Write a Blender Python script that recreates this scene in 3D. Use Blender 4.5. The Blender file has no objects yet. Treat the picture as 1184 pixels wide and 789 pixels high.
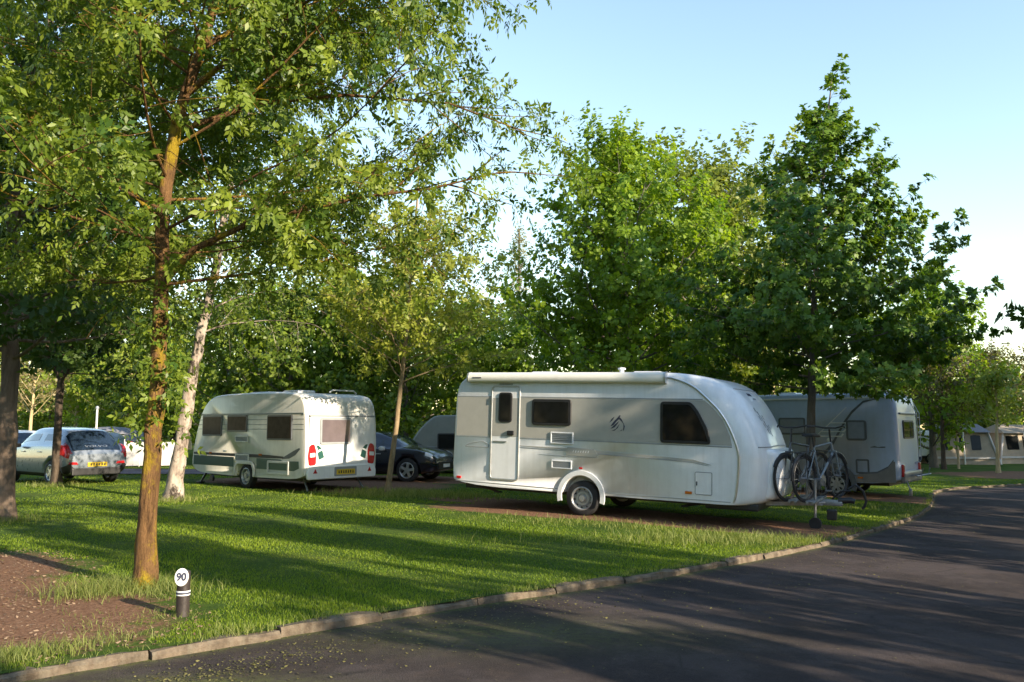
import bpy, bmesh, math, random
import numpy as np
from mathutils import Vector, Matrix
R_ = math.radians
scene = bpy.context.scene
COL = scene.collection

# ------------------------------------------------------------------ camera, sky, sun, exposure
cam_d = bpy.data.cameras.new('camera'); cam = bpy.data.objects.new('camera', cam_d); COL.objects.link(cam)
cam_d.sensor_width = 36; cam_d.lens = 956/1184*36; cam_d.clip_start = .05; cam_d.clip_end = 3000
PITCH = .103
cam.location = (0, 0, 1.6); cam.rotation_euler = (math.pi/2 + PITCH, 0, 0)
scene.camera = cam
SUN_EL, SUN_AZ = R_(20), R_(130)          # azimuth clockwise from +Y: behind the camera, to its right
w = bpy.data.worlds.new('World'); scene.world = w; w.use_nodes = True
nt = w.node_tree
sky = nt.nodes.new('ShaderNodeTexSky'); sky.sky_type = 'NISHITA'; sky.sun_disc = False
sky.sun_elevation = SUN_EL; sky.sun_rotation = SUN_AZ
sky.air_density = 1.3; sky.dust_density = .2; sky.ozone_density = 1.0
bg = nt.nodes['Background']; bg.inputs['Strength'].default_value = .15
nt.links.new(sky.outputs[0], bg.inputs['Color'])
sd = bpy.data.lights.new('sun', 'SUN'); sd.energy = 5.0; sd.angle = R_(.5); sd.color = (1, .85, .64)
so = bpy.data.objects.new('sun', sd); COL.objects.link(so)
sdir = Vector((math.sin(SUN_AZ)*math.cos(SUN_EL), math.cos(SUN_AZ)*math.cos(SUN_EL), math.sin(SUN_EL)))
so.rotation_euler = sdir.to_track_quat('Z', 'Y').to_euler(); so.location = sdir*100
scene.view_settings.view_transform = 'Standard'; scene.view_settings.look = 'None'
scene.view_settings.exposure = 1.25; scene.view_settings.gamma = 1

# ------------------------------------------------------------------ terrain and layout helpers
def hz(x):
    """lawn height: falls gently to the right"""
    x = np.asarray(x, float)
    sp = np.where(x > 20, (x-1.5), np.log1p(np.exp(np.clip((x-1.5)*1.2, -50, 50)))/1.2)
    return np.maximum(-.035*sp, -.35)
def at(px, py, Y):
    """world point at depth Y that the photograph shows at pixel (px, py)"""
    u = (px-592)/956; v = (394.5-py)/956
    c, s = math.cos(PITCH), math.sin(PITCH)
    d = np.array([u, c-v*s, s+v*c]); t = Y/d[1]
    return np.array([0, 0, 1.6]) + d*t
KERB = [(-60, -48), (-20, -9.5), (-8, 1.3), (-5, 4.05), (-3.33, 5.57), (-2.82, 6.02), (-2.12, 6.53), (-1.74, 6.92), (-.86, 7.57), (-.26, 8.06), (.88, 8.86),
        (1.74, 9.59), (2.8, 10.61), (4.62, 12.55), (6.34, 14.75), (8.55, 17.76), (10.6, 21.2), (12.0, 24.0), (13.0, 25.8), (14.3, 27.0),
        (17.6, 28.75), (25, 30.5), (60, 36), (320, 60)]
KX = np.array([k[0] for k in KERB], float); KY = np.array([k[1] for k in KERB], float)
def ky(x):
    # smoothed kerb line
    x = np.asarray(x, float); r = 0
    for o, wt in ((-.5, .25), (0, .5), (.5, .25)): r = r + wt*np.interp(x+o, KX, KY)
    return r

# ------------------------------------------------------------------ materials
def new_mat(name):
    m = bpy.data.materials.new(name); m.use_nodes = True
    return m, m.node_tree, m.node_tree.nodes['Principled BSDF']
def N(t, typ, **kw):
    n = t.nodes.new(typ)
    for k, v in kw.items():
        if k in n.inputs: n.inputs[k].default_value = v
        else: setattr(n, k, v)
    return n
def ramp(t, fac, stops):
    n = t.nodes.new('ShaderNodeValToRGB')
    while len(n.color_ramp.elements) < len(stops): n.color_ramp.elements.new(.5)
    for e, (p, c) in zip(n.color_ramp.elements, stops):
        e.position = p; e.color = (*c, 1) if len(c) == 3 else c
    t.links.new(fac, n.inputs[0]); return n
def noise(t, scale, detail=4, rough=.6, vec=None, w=None):
    n = N(t, 'ShaderNodeTexNoise', Scale=scale, Detail=detail, Roughness=rough)
    if vec is not None: t.links.new(vec, n.inputs['Vector'])
    return n
def objco(t, scale=None):
    c = t.nodes.new('ShaderNodeTexCoord').outputs['Object']
    if scale is not None:
        m = N(t, 'ShaderNodeMapping'); m.inputs['Scale'].default_value = scale
        t.links.new(c, m.inputs['Vector']); c = m.outputs[0]
    return c
def simple(name, col, rough=.5, metal=0, var=.12, scale=6, bump=0, coat=0, spec=.5, grime=0):
    """paint / plastic / metal with a little uneven tone and roughness"""
    m, t, b = new_mat(name)
    co = objco(t)
    n = noise(t, scale, 5, .65, co)
    a = tuple(max(0, c*(1-var)) for c in col); d = tuple(min(1, c*(1+var)) for c in col)
    r = ramp(t, n.outputs[0], [(.3, a), (.7, d)])
    out = r.outputs[0]
    if grime:
        g = noise(t, 2.2, 6, .7, objco(t, (4, 4, .3)))
        gr = ramp(t, g.outputs[0], [(.45, (0, 0, 0)), (.75, (grime,)*3)])
        mx = N(t, 'ShaderNodeMixRGB'); mx.inputs[2].default_value = (.22, .2, .15, 1)
        t.links.new(gr.outputs[0], mx.inputs[0]); t.links.new(out, mx.inputs[1]); out = mx.outputs[0]
    t.links.new(out, b.inputs['Base Color'])
    rr = N(t, 'ShaderNodeMapRange'); rr.inputs['To Min'].default_value = max(.02, rough*.8); rr.inputs['To Max'].default_value = min(1, rough*1.25)
    t.links.new(n.outputs[0], rr.inputs[0]); t.links.new(rr.outputs[0], b.inputs['Roughness'])
    b.inputs['Metallic'].default_value = metal; b.inputs['Coat Weight'].default_value = coat; b.inputs['Coat Roughness'].default_value = .08
    b.inputs['Specular IOR Level'].default_value = spec
    if bump:
        bn = noise(t, scale*6, 4, .6, co); bp = N(t, 'ShaderNodeBump', Strength=bump, Distance=.01)
        t.links.new(bn.outputs[0], bp.inputs['Height']); t.links.new(bp.outputs[0], b.inputs['Normal'])
    return m
def leaf_mat(name, c0, c1, tr, trf=.38, rough=.45):
    m, t, b = new_mat(name)
    a = N(t, 'ShaderNodeAttribute', attribute_name='tint')
    r = ramp(t, a.outputs['Fac'], [(0, c0), (1, c1)])
    t.links.new(r.outputs[0], b.inputs['Base Color']); b.inputs['Roughness'].default_value = rough
    b.inputs['Specular IOR Level'].default_value = .35
    tl = N(t, 'ShaderNodeBsdfTranslucent')
    mxc = N(t, 'ShaderNodeMixRGB', blend_type='MULTIPLY'); mxc.inputs[0].default_value = 1; mxc.inputs[2].default_value = (*tr, 1)
    t.links.new(r.outputs[0], mxc.inputs[1]); t.links.new(mxc.outputs[0], tl.inputs['Color'])
    mx = N(t, 'ShaderNodeMixShader'); mx.inputs[0].default_value = trf
    t.links.new(b.outputs[0], mx.inputs[1]); t.links.new(tl.outputs[0], mx.inputs[2])
    t.links.new(mx.outputs[0], t.nodes['Material Output'].inputs['Surface'])
    return m
def bark_mat(name, dark, light, spot=None, zs=.25, scale=9, lo=.42, hi=.6, bump=.8):
    m, t, b = new_mat(name)
    co = objco(t, (1, 1, zs))
    n = noise(t, scale, 6, .7, co)
    r = ramp(t, n.outputs[0], [(.32, dark), (.68, light)])
    out = r.outputs[0]
    if spot is not None:
        n2 = noise(t, 3.2, 6, .75, objco(t, (1, 1, .6)))
        f = ramp(t, n2.outputs[0], [(lo, (0, 0, 0)), (hi, (1, 1, 1))])
        mx = N(t, 'ShaderNodeMixRGB'); mx.inputs[2].default_value = (*spot, 1)
        t.links.new(f.outputs[0], mx.inputs[0]); t.links.new(out, mx.inputs[1]); out = mx.outputs[0]
    t.links.new(out, b.inputs['Base Color']); b.inputs['Roughness'].default_value = .9; b.inputs['Specular IOR Level'].default_value = .2
    bn = noise(t, scale*2.5, 6, .7, co); bp = N(t, 'ShaderNodeBump', Strength=bump, Distance=.03)
    t.links.new(bn.outputs[0], bp.inputs['Height']); t.links.new(bp.outputs[0], b.inputs['Normal'])
    return m

M = {}
M['white'] = simple('white_paint', (.73, .75, .78), .3, var=.04, coat=.5, grime=.16)
M['awning'] = simple('awning_shell', (.76, .74, .68), .4, var=.04)
M['band'] = simple('grey_band', (.37, .365, .34), .35, var=.05, coat=.3)
M['trimgrey'] = simple('trim_grey', (.27, .29, .31), .4, var=.08)
M['silver'] = simple('silver_trim', (.6, .61, .62), .35, metal=.8, var=.06)
M['alu'] = simple('aluminium', (.62, .63, .64), .4, metal=.9, var=.1)
M['steel'] = simple('galvanised_steel', (.3, .31, .33), .5, metal=.85, var=.2, scale=15)
M['rim'] = simple('wheel_steel', (.42, .43, .44), .42, metal=.6, var=.12)
M['rubber'] = simple('tyre_rubber', (.022, .022, .024), .85, var=.3, scale=12, bump=.2)
M['black'] = simple('black_plastic', (.018, .018, .02), .45, var=.25)
M['glass'] = simple('dark_glass', (.010, .011, .011), .05, var=.3, coat=0, spec=.14)
M['curtain'] = simple('curtained_glass', (.13, .105, .115), .14, var=.15, coat=.8, scale=3)
M['brownglass'] = simple('brown_tinted_glass', (.05, .035, .03), .3, var=.3, spec=.06)
M['blind'] = simple('glass_over_pale_blind', (.24, .27, .33), .2, var=.1, coat=.3)
M['carglass'] = simple('car_glass', (.012, .022, .04), .05, var=.2, coat=.5, spec=.7)
M['red'] = simple('red_lens', (.45, .015, .018), .2, var=.15, coat=.6)
M['orange'] = simple('orange_lens', (.5, .13, .015), .25, var=.15)
M['clear'] = simple('clear_lens', (.7, .7, .7), .12, var=.1, coat=.6)
M['plate'] = simple('yellow_plate', (.62, .42, .03), .4, var=.08)
M['plateblack'] = simple('plate_ink', (.05, .045, .02), .6, var=.2)
M['green'] = simple('dark_green_film', (.02, .085, .07), .35, var=.12)
M['oldwhite'] = simple('cream_aluminium', (.66, .645, .6), .36, var=.05, coat=.3, grime=.22)
M['rearwhite'] = simple('rear_white', (.76, .77, .77), .3, var=.04, coat=.4, grime=.12)
M['mh'] = simple('pale_blue_silver', (.42, .50, .66), .35, var=.05, coat=.4, grime=.14)
M['mhwhite'] = simple('motorhome_white', (.68, .70, .73), .35, var=.05, coat=.3, grime=.15)
M['mhgrey'] = simple('slate_film', (.10, .11, .125), .4, var=.1)
M['mhskirt'] = simple('skirt_grey', (.2, .19, .185), .4, var=.1, coat=.2)
M['carsilver'] = simple('silver_car_paint', (.25, .285, .34), .28, metal=.45, var=.06, coat=.8)
M['cardark'] = simple('dark_navy_car_paint', (.008, .010, .02), .22, var=.2, coat=.9)
M['cargrey'] = simple('grey_car_paint', (.12, .13, .14), .28, metal=.4, var=.08, coat=.8)
M['oldgrey'] = simple('grey_green_panel', (.21, .22, .19), .5, var=.08, grime=.2)
M['canvas'] = simple('beige_canvas', (.34, .28, .21), .85, var=.12, bump=.3)
M['canvaswhite'] = simple('white_canvas', (.5, .48, .47), .8, var=.1, bump=.3)
M['canvasgrey'] = simple('grey_canvas', (.17, .17, .19), .8, var=.12, bump=.3)
M['bollard'] = simple('brown_black_plastic', (.035, .027, .025), .5, var=.3, bump=.2)
M['sign'] = simple('sign_white', (.74, .74, .72), .5, var=.05)
M['ink'] = simple('sign_ink', (.035, .04, .07), .6, var=.2)
M['pole'] = simple('white_pole', (.72, .70, .64), .6, var=.08)
M['stake'] = simple('timber_stake', (.5, .38, .24), .8, var=.2, bump=.4)
M['bikegrey'] = simple('bicycle_paint', (.05, .055, .06), .35, var=.15, coat=.5)
M['bikeblue'] = simple('bicycle_paint_pale', (.17, .2, .22), .35, var=.1, coat=.5)

M['bark1'] = bark_mat('maple_bark', (.075, .04, .018), (.30, .165, .07), (.36, .25, .02), .14, 20, .5, .6, 1.8)
M['bark0'] = bark_mat('old_bark', (.09, .065, .05), (.24, .175, .13), (.27, .21, .09), .2, 9, .6, .72)
M['barkdark'] = bark_mat('dark_bark', (.045, .035, .028), (.12, .09, .065), None, .25, 10)
M['barkyoung'] = bark_mat('young_bark', (.16, .11, .06), (.33, .25, .15), None, .3, 14, bump=.3)
M['barkbirch'] = bark_mat('birch_bark', (.20, .15, .12), (.52, .45, .38), (.045, .035, .03), .35, 7, .5, .6, .6)
M['barkpale'] = bark_mat('pale_bark', (.34, .25, .12), (.52, .42, .25), None, .3, 6)
M['barkgrey'] = bark_mat('grey_bark', (.09, .08, .07), (.2, .17, .14), None, .25, 10)
Y_ = (1.5, 1.45, .5)
M['leaf1'] = leaf_mat('leaf_box_elder', (.05, .105, .015), (.22, .28, .03), Y_, .42)
M['leafdark'] = leaf_mat('leaf_dark', (.035, .075, .018), (.085, .14, .026), Y_, .36)
M['leafbirch'] = leaf_mat('leaf_birch', (.085, .14, .02), (.20, .26, .04), Y_, .42)
M['leafyoung'] = leaf_mat('leaf_young', (.15, .20, .025), (.34, .36, .06), Y_, .46)
M['leafmaple'] = leaf_mat('leaf_maple', (.085, .17, .015), (.26, .36, .034), Y_, .48)
M['leafmaple2'] = leaf_mat('leaf_maple_pale', (.11, .16, .022), (.25, .29, .05), Y_, .48)
M['leafgum'] = leaf_mat('leaf_sweetgum', (.045, .12, .016), (.17, .26, .03), Y_, .38)
M['leafhedge'] = leaf_mat('leaf_hedge', (.06, .12, .014), (.21, .27, .03), Y_, .45)
M['leaflight'] = leaf_mat('leaf_light', (.14, .20, .025), (.30, .34, .05), Y_, .45)
M['leaftan'] = leaf_mat('leaf_tan', (.13, .11, .045), (.25, .21, .09), Y_, .4)
M['leafpoplar'] = leaf_mat('leaf_poplar', (.2, .2, .12), (.34, .32, .2), Y_, .4)
M['leafbrown'] = leaf_mat('leaf_olive_brown', (.075, .075, .03), (.16, .145, .05), Y_, .4)
M['grass'] = leaf_mat('grass_blade', (.045, .112, .008), (.30, .37, .028), (1.5, 1.5, .5), .42, .5)
M['weed'] = leaf_mat('tall_grass', (.09, .14, .025), (.30, .32, .10), (1.4, 1.4, .6), .42, .55)
M['litter'] = leaf_mat('dry_litter', (.07, .07, .02), (.21, .19, .07), (1.2, 1.2, .8), .2, .7)
M['litterbrown'] = leaf_mat('dry_litter_brown', (.12, .07, .04), (.34, .24, .16), (1.2, 1.1, .8), .15, .7)

def ground_mat():
    m, t, b = new_mat('lawn_and_soil')
    co = objco(t)
    n1 = noise(t, 1.1, 5, .65, co); n2 = noise(t, 26, 5, .7, co); n3 = noise(t, 90, 3, .7, co)
    g = ramp(t, n1.outputs[0], [(.3, (.032, .062, .010)), (.5, (.055, .095, .014)), (.72, (.105, .125, .025))])
    gm = N(t, 'ShaderNodeMixRGB', blend_type='OVERLAY'); gm.inputs[0].default_value = .55
    t.links.new(g.outputs[0], gm.inputs[1]); t.links.new(n2.outputs[0], gm.inputs[2])
    d = ramp(t, n2.outputs[0], [(.25, (.085, .045, .028)), (.5, (.18, .097, .06)), (.75, (.30, .18, .115))])
    dm = N(t, 'ShaderNodeMixRGB', blend_type='OVERLAY'); dm.inputs[0].default_value = .6
    t.links.new(d.outputs[0], dm.inputs[1]); t.links.new(n3.outputs[0], dm.inputs[2])
    a = N(t, 'ShaderNodeAttribute', attribute_name='soil')
    add = N(t, 'ShaderNodeMath', operation='ADD'); n4 = noise(t, 5, 6, .75, co)
    sc = N(t, 'ShaderNodeMath', operation='MULTIPLY_ADD'); sc.inputs[1].default_value = 1.1; sc.inputs[2].default_value = -.55
    t.links.new(n4.outputs[0], sc.inputs[0]); t.links.new(sc.outputs[0], add.inputs[0]); t.links.new(a.outputs['Fac'], add.inputs[1])
    f = ramp(t, add.outputs[0], [(.4, (0, 0, 0)), (.62, (1, 1, 1))])
    mx = N(t, 'ShaderNodeMixRGB'); t.links.new(f.outputs[0], mx.inputs[0]); t.links.new(gm.outputs[0], mx.inputs[1]); t.links.new(dm.outputs[0], mx.inputs[2])
    t.links.new(mx.outputs[0], b.inputs['Base Color']); b.inputs['Roughness'].default_value = .95; b.inputs['Specular IOR Level'].default_value = .1
    bp = N(t, 'ShaderNodeBump', Strength=.8, Distance=.03); t.links.new(n2.outputs[0], bp.inputs['Height']); t.links.new(bp.outputs[0], b.inputs['Normal'])
    return m
def asphalt_mat(name='asphalt', base=(.057, .047, .047)):
    m, t, b = new_mat(name)
    co = objco(t)
    n1 = noise(t, .7, 6, .7, co); n2 = noise(t, 75, 4, .8, co); n3 = noise(t, 6, 7, .75, co)
    r = ramp(t, n1.outputs[0], [(.28, tuple(c*.6 for c in base)), (.5, base), (.54, tuple(c*1.25 for c in base)), (.75, tuple(c*1.6 for c in base))])
    mx = N(t, 'ShaderNodeMixRGB', blend_type='OVERLAY'); mx.inputs[0].default_value = .75
    t.links.new(r.outputs[0], mx.inputs[1]); t.links.new(n2.outputs[0], mx.inputs[2])
    # worn pale grit
    f = ramp(t, n3.outputs[0], [(.5, (0, 0, 0)), (.75, (.6, .6, .6))])
    m2 = N(t, 'ShaderNodeMixRGB'); m2.inputs[2].default_value = (.105, .078, .062, 1)
    t.links.new(f.outputs[0], m2.inputs[0]); t.links.new(mx.outputs[0], m2.inputs[1])
    # fine cracks
    wv = N(t, 'ShaderNodeMixRGB'); wv.inputs[0].default_value = .12; t.links.new(co, wv.inputs[1]); 
    nn = noise(t, 1.4, 5, .7, co); t.links.new(nn.outputs['Color'], wv.inputs[2])
    vo = N(t, 'ShaderNodeTexVoronoi', feature='DISTANCE_TO_EDGE', Scale=.75); t.links.new(wv.outputs[0], vo.inputs['Vector'])
    cf = ramp(t, vo.outputs[0], [(.0, (1, 1, 1)), (.012, (0, 0, 0))])
    cm = N(t, 'ShaderNodeMath', operation='MULTIPLY'); ck = ramp(t, n1.outputs[0], [(.5, (0, 0, 0)), (.62, (.8, .8, .8))])
    t.links.new(cf.outputs[0], cm.inputs[0]); t.links.new(ck.outputs[0], cm.inputs[1])
    m3 = N(t, 'ShaderNodeMixRGB'); m3.inputs[2].default_value = (.018, .017, .017, 1)
    t.links.new(cm.outputs[0], m3.inputs[0]); t.links.new(m2.outputs[0], m3.inputs[1])
    # moss and dust lying on it
    a = N(t, 'ShaderNodeAttribute', attribute_name='moss'); n5 = noise(t, 14, 6, .8, co)
    am = N(t, 'ShaderNodeMath', operation='MULTIPLY'); fm = ramp(t, n5.outputs[0], [(.34, (0, 0, 0)), (.56, (1, 1, 1))])
    t.links.new(a.outputs['Fac'], am.inputs[0]); t.links.new(fm.outputs[0], am.inputs[1])
    m4 = N(t, 'ShaderNodeMixRGB'); m4.inputs[2].default_value = (.15, .17, .045, 1); t.links.new(am.outputs[0], m4.inputs[0]); t.links.new(m3.outputs[0], m4.inputs[1])
    t.links.new(m4.outputs[0], b.inputs['Base Color'])
    b.inputs['Roughness'].default_value = .92; b.inputs['Specular IOR Level'].default_value = .12
    bp = N(t, 'ShaderNodeBump', Strength=1, Distance=.02); t.links.new(n2.outputs[0], bp.inputs['Height']); t.links.new(bp.outputs[0], b.inputs['Normal'])
    return m
M['ground'] = ground_mat(); M['asphalt'] = asphalt_mat(); M['path'] = asphalt_mat('path_asphalt', (.15, .125, .14))
M['kerb'] = simple('kerb_concrete', (.125, .098, .072), .95, var=.5, scale=9, bump=1.0, spec=.1, grime=.6)
M['gravel'] = simple('pale_gravel', (.27, .2, .16), .95, var=.35, scale=40, bump=1, spec=.1)

# ------------------------------------------------------------------ mesh builder
class MB:
    def __init__(s): s.v = []; s.f = []; s.sm = []
    def add(s, V, F, smooth=False):
        o = len(s.v); s.v += [tuple(map(float, p)) for p in V]
        for f in F: s.f.append(tuple(i+o for i in f)); s.sm.append(smooth)
        return s
    def build(s, name, mat, parent=None, recalc=True, sharp=40, cut=None):
        me = bpy.data.meshes.new(name); me.from_pydata(s.v, [], s.f)
        me.polygons.foreach_set('use_smooth', s.sm)
        if recalc:
            bm = bmesh.new(); bm.from_mesh(me); bmesh.ops.recalc_face_normals(bm, faces=bm.faces); bm.to_mesh(me); bm.free()
        if any(s.sm): me.set_sharp_from_angle(angle=R_(sharp))
        me.materials.append(mat)
        ob = bpy.data.objects.new(name, me); COL.objects.link(ob)
        if cut: boolean(ob, cut)
        if parent: ob.parent = parent
        return ob
    def box(s, c, d, bev=0, M4=None, smooth=False):
        bm = bmesh.new(); bmesh.ops.create_cube(bm, size=1)
        bmesh.ops.scale(bm, vec=d, verts=bm.verts)
        if bev: bmesh.ops.bevel(bm, geom=list(bm.edges), offset=min(bev, min(d)*.45), segments=2, affect='EDGES', profile=.6)
        if M4 is not None: bmesh.ops.transform(bm, matrix=M4, verts=bm.verts)
        bmesh.ops.translate(bm, vec=c, verts=bm.verts)
        bm.verts.index_update()
        s.add([v.co for v in bm.verts], [[v.index for v in f.verts] for f in bm.faces], smooth); bm.free(); return s
    def tube(s, pts, rad, seg=8, caps=True, closed=False, jit=None):
        pts = [Vector(p) for p in pts]; n = len(pts)
        if not hasattr(rad, '__len__'): rad = [rad]*n
        V = []; ref = None
        for i, p in enumerate(pts):
            a = pts[(i-1) % n] if (closed or i) else p; b_ = pts[(i+1) % n] if (closed or i < n-1) else p
            t = (b_-a)
            t = t.normalized() if t.length > 1e-9 else Vector((0, 0, 1))
            if ref is None: ref = t.orthogonal().normalized()
            ref = (ref - t*ref.dot(t)); ref = ref.normalized() if ref.length > 1e-6 else t.orthogonal().normalized()
            bi = t.cross(ref)
            for k in range(seg):
                an = 2*math.pi*k/seg; rr = rad[i]*(1 if jit is None else 1+jit(i, k))
                V.append(p + (ref*math.cos(an)+bi*math.sin(an))*rr)
        F = []
        for i in range(n if closed else n-1):
            for k in range(seg):
                j = (i+1) % n
                F.append((i*seg+k, i*seg+(k+1) % seg, j*seg+(k+1) % seg, j*seg+k))
        if caps and not closed: F.append(tuple(range(seg))[::-1]); F.append(tuple((n-1)*seg+k for k in range(seg)))
        return s.add(V, F, True)
    def lathe(s, prof, o, ax, seg=24, closed=False):
        """prof: (radius, height along ax)"""
        ax = Vector(ax).normalized(); u = ax.orthogonal().normalized(); v = ax.cross(u); o = Vector(o); n = len(prof)
        V = [o+ax*h+(u*math.cos(2*math.pi*k/seg)+v*math.sin(2*math.pi*k/seg))*r for r, h in prof for k in range(seg)]
        F = [(i*seg+k, i*seg+(k+1) % seg, ((i+1) % n)*seg+(k+1) % seg, ((i+1) % n)*seg+k) for i in range(n if closed else n-1) for k in range(seg)]
        if not closed: F.append(tuple(range(seg))[::-1]); F.append(tuple((n-1)*seg+k for k in range(seg)))
        return s.add(V, F, True)
    def panel(s, poly, o, u, v, n, th=.01, cham=.003):
        """flat plate: 2D poly in axes u,v at origin o, rising th along n with a chamfered face"""
        o, u, v, n = map(Vector, (o, u, v, n)); k = len(poly)
        inn = inset2(poly, cham)
        V = [o+u*a+v*b for a, b in poly] + [o+u*a+v*b+n*(th-min(cham, th*.5)) for a, b in poly] + [o+u*a+v*b+n*th for a, b in inn]
        F = [tuple(range(k))[::-1], tuple(range(2*k, 3*k))]
        for r in (0, 1):
            for i in range(k): F.append((r*k+i, r*k+(i+1) % k, (r+1)*k+(i+1) % k, (r+1)*k+i))
        return s.add(V, F)
    def ring(s, po, pi, o, u, v, n, th=.012):
        o, u, v, n = map(Vector, (o, u, v, n)); k = len(po)
        P = lambda q, h: [o+u*a+v*b+n*h for a, b in q]
        V = P(po, 0)+P(po, th*.7)+P(inset2(po, th*.3), th)+P(inset2(pi, -th*.3), th)+P(pi, th*.7)+P(pi, 0)
        F = []
        for r in range(6):
            q = (r+1) % 6
            for i in range(k): F.append((r*k+i, r*k+(i+1) % k, q*k+(i+1) % k, q*k+i))
        return s.add(V, F)
def inset2(poly, d):
    n = len(poly); A = sum(poly[i][0]*poly[(i+1) % n][1]-poly[(i+1) % n][0]*poly[i][1] for i in range(n)); sg = 1 if A > 0 else -1
    out = []
    for i in range(n):
        p0, p, p1 = Vector(poly[i-1]), Vector(poly[i]), Vector(poly[(i+1) % n])
        e0 = (p-p0); e1 = (p1-p); e0 = e0.normalized() if e0.length > 1e-9 else Vector((1, 0)); e1 = e1.normalized() if e1.length > 1e-9 else e0
        m = Vector((-(e0.y+e1.y), e0.x+e1.x)); m = m.normalized() if m.length > 1e-6 else Vector((-e0.y, e0.x))
        c = max(.5, m.dot(Vector((-e0.y, e0.x))))
        q = p+m*(sg*d/c); out.append((q.x, q.y))
    return out
def rpoly(pts, r=.05, seg=4):
    """polygon with rounded corners"""
    out = []; n = len(pts)
    for i in range(n):
        p0, p, p1 = Vector(pts[i-1]), Vector(pts[i]), Vector(pts[(i+1) % n])
        a = (p0-p); b = (p1-p); rr = min(r, a.length*.45, b.length*.45)
        A = p+a.normalized()*rr; B = p+b.normalized()*rr
        for k in range(seg+1):
            t = k/seg; q = A*(1-t)**2+p*2*t*(1-t)+B*t*t; out.append((q.x, q.y))
    return out
def rrect(x0, x1, y0, y1, r=.05, seg=4): return rpoly([(x0, y0), (x1, y0), (x1, y1), (x0, y1)], r, seg)
def boolean(ob, cutters):
    tmp = []
    for c in cutters:
        o = c.build('cutter', M['black'])
        md = ob.modifiers.new('b', 'BOOLEAN'); md.object = o; md.operation = 'DIFFERENCE'; md.solver = 'EXACT'; tmp.append(o)
    dg = bpy.context.evaluated_depsgraph_get(); me = bpy.data.meshes.new_from_object(ob.evaluated_get(dg))
    old = ob.data; nm = old.name; ob.modifiers.clear(); ob.data = me; bpy.data.meshes.remove(old); me.name = nm
    for o in tmp: bpy.data.meshes.remove(o.data)
def cyl(o, ax, r, h, seg=28): return MB().lathe([(r, -h/2), (r, h/2)], o, ax, seg)
def text_mb(txt, size, o, u, v, n, th=.004, sx=1, bold=0):
    cu = bpy.data.curves.new('t', 'FONT'); cu.body = txt; cu.size = size; cu.align_x = 'CENTER'; cu.align_y = 'CENTER'; cu.extrude = th/2; cu.resolution_u = 3; cu.offset = bold
    ob = bpy.data.objects.new('t', cu); COL.objects.link(ob)
    me = bpy.data.meshes.new_from_object(ob.evaluated_get(bpy.context.evaluated_depsgraph_get()))
    o, u, v, n = map(Vector, (o, u, v, n)); mb = MB()
    mb.add([o+u*p.co.x*sx+v*p.co.y+n*(p.co.z+th/2) for p in me.vertices], [tuple(p.vertices) for p in me.polygons])
    bpy.data.objects.remove(ob); bpy.data.curves.remove(cu); bpy.data.meshes.remove(me); return mb
def thing(name, label, cat, loc=(0, 0, 0), yaw=0, tilt=0, group=None):
    o = bpy.data.objects.new(name, None); COL.objects.link(o); o.location = loc; o.rotation_euler = (0, tilt, yaw); o.empty_display_size = .2
    return tag(o, label, cat, group)
def tag(o, label=None, cat=None, group=None, kind=None):
    for k, v in (('label', label), ('category', cat), ('group', group), ('kind', kind)):
        if v: o[k] = v
    return o
def np_mesh(name, V, F, mat, parent=None, tint=None, smooth=False, attr='tint'):
    """V (n,3), F (m,3|4) arrays -> one mesh object"""
    me = bpy.data.meshes.new(name); V = np.asarray(V, np.float32); F = np.asarray(F, np.int32); k = F.shape[1]
    me.vertices.add(len(V)); me.vertices.foreach_set('co', V.ravel())
    me.loops.add(F.size); me.loops.foreach_set('vertex_index', F.ravel())
    me.polygons.add(len(F)); me.polygons.foreach_set('loop_start', np.arange(0, F.size, k, dtype=np.int32))
    if smooth: me.polygons.foreach_set('use_smooth', np.ones(len(F), bool))
    me.update(calc_edges=True); me.materials.append(mat)
    if tint is not None:
        a = me.attributes.new(attr, 'FLOAT', 'POINT'); a.data.foreach_set('value', np.asarray(tint, np.float32))
    ob = bpy.data.objects.new(name, me); COL.objects.link(ob)
    if parent: ob.parent = parent
    return ob

# ------------------------------------------------------------------ ground, road, kerb
rs = np.random.default_rng(5)
def soil_mask(x, y):
    """bare soil: strength 0..1 over the lawn"""
    def blob(cx, cy, a, b, rot, p=2):
        c, s = math.cos(rot), math.sin(rot); u = ((x-cx)*c+(y-cy)*s)/a; v = (-(x-cx)*s+(y-cy)*c)/b
        return np.clip(1.35-np.sqrt(np.abs(u)**p+np.abs(v)**p), 0, 1)
    m = np.zeros_like(x)
    for b in (blob(-4.5, 7.6, 2.35, 1.25, -.72), blob(-6.3, 9.6, 1.8, 1.2, -.6),      # worn patch at the lower left
              blob(2.3, 15.35, 4.6, 1.25, -.5, 4), blob(5.0, 14.3, 1.9, 1.0, -.3), blob(-.6, 18.3, 1.8, .8, -.6),       # caravan pitch
              blob(9.0, 23.2, 3.6, 1.7, -.67, 4)*.9,                                   # motorhome pitch
              blob(-5.5, 23.8, 4.5, 2.2, -.72, 4), blob(-3.6, 25.6, 3.6, 1.8, -.3, 4),        # caravan and car behind
              blob(24, 34, 7, 3.0, .1, 4)):
        m = np.maximum(m, b)
    return m
def grid_mesh(name, xs, rows, fx, mat, attr, fattr):
    """rows: t -> y given x through fx(x,t)"""
    X = np.repeat(xs[:, None], len(rows), 1); Y = fx(X, rows[None, :])
    return X, Y
xs = np.unique(np.concatenate([np.linspace(-300, -30, 18), np.linspace(-30, -14, 33), np.linspace(-14, 15, 330), np.linspace(15, 32, 60), np.linspace(32, 300, 22)]))
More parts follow.
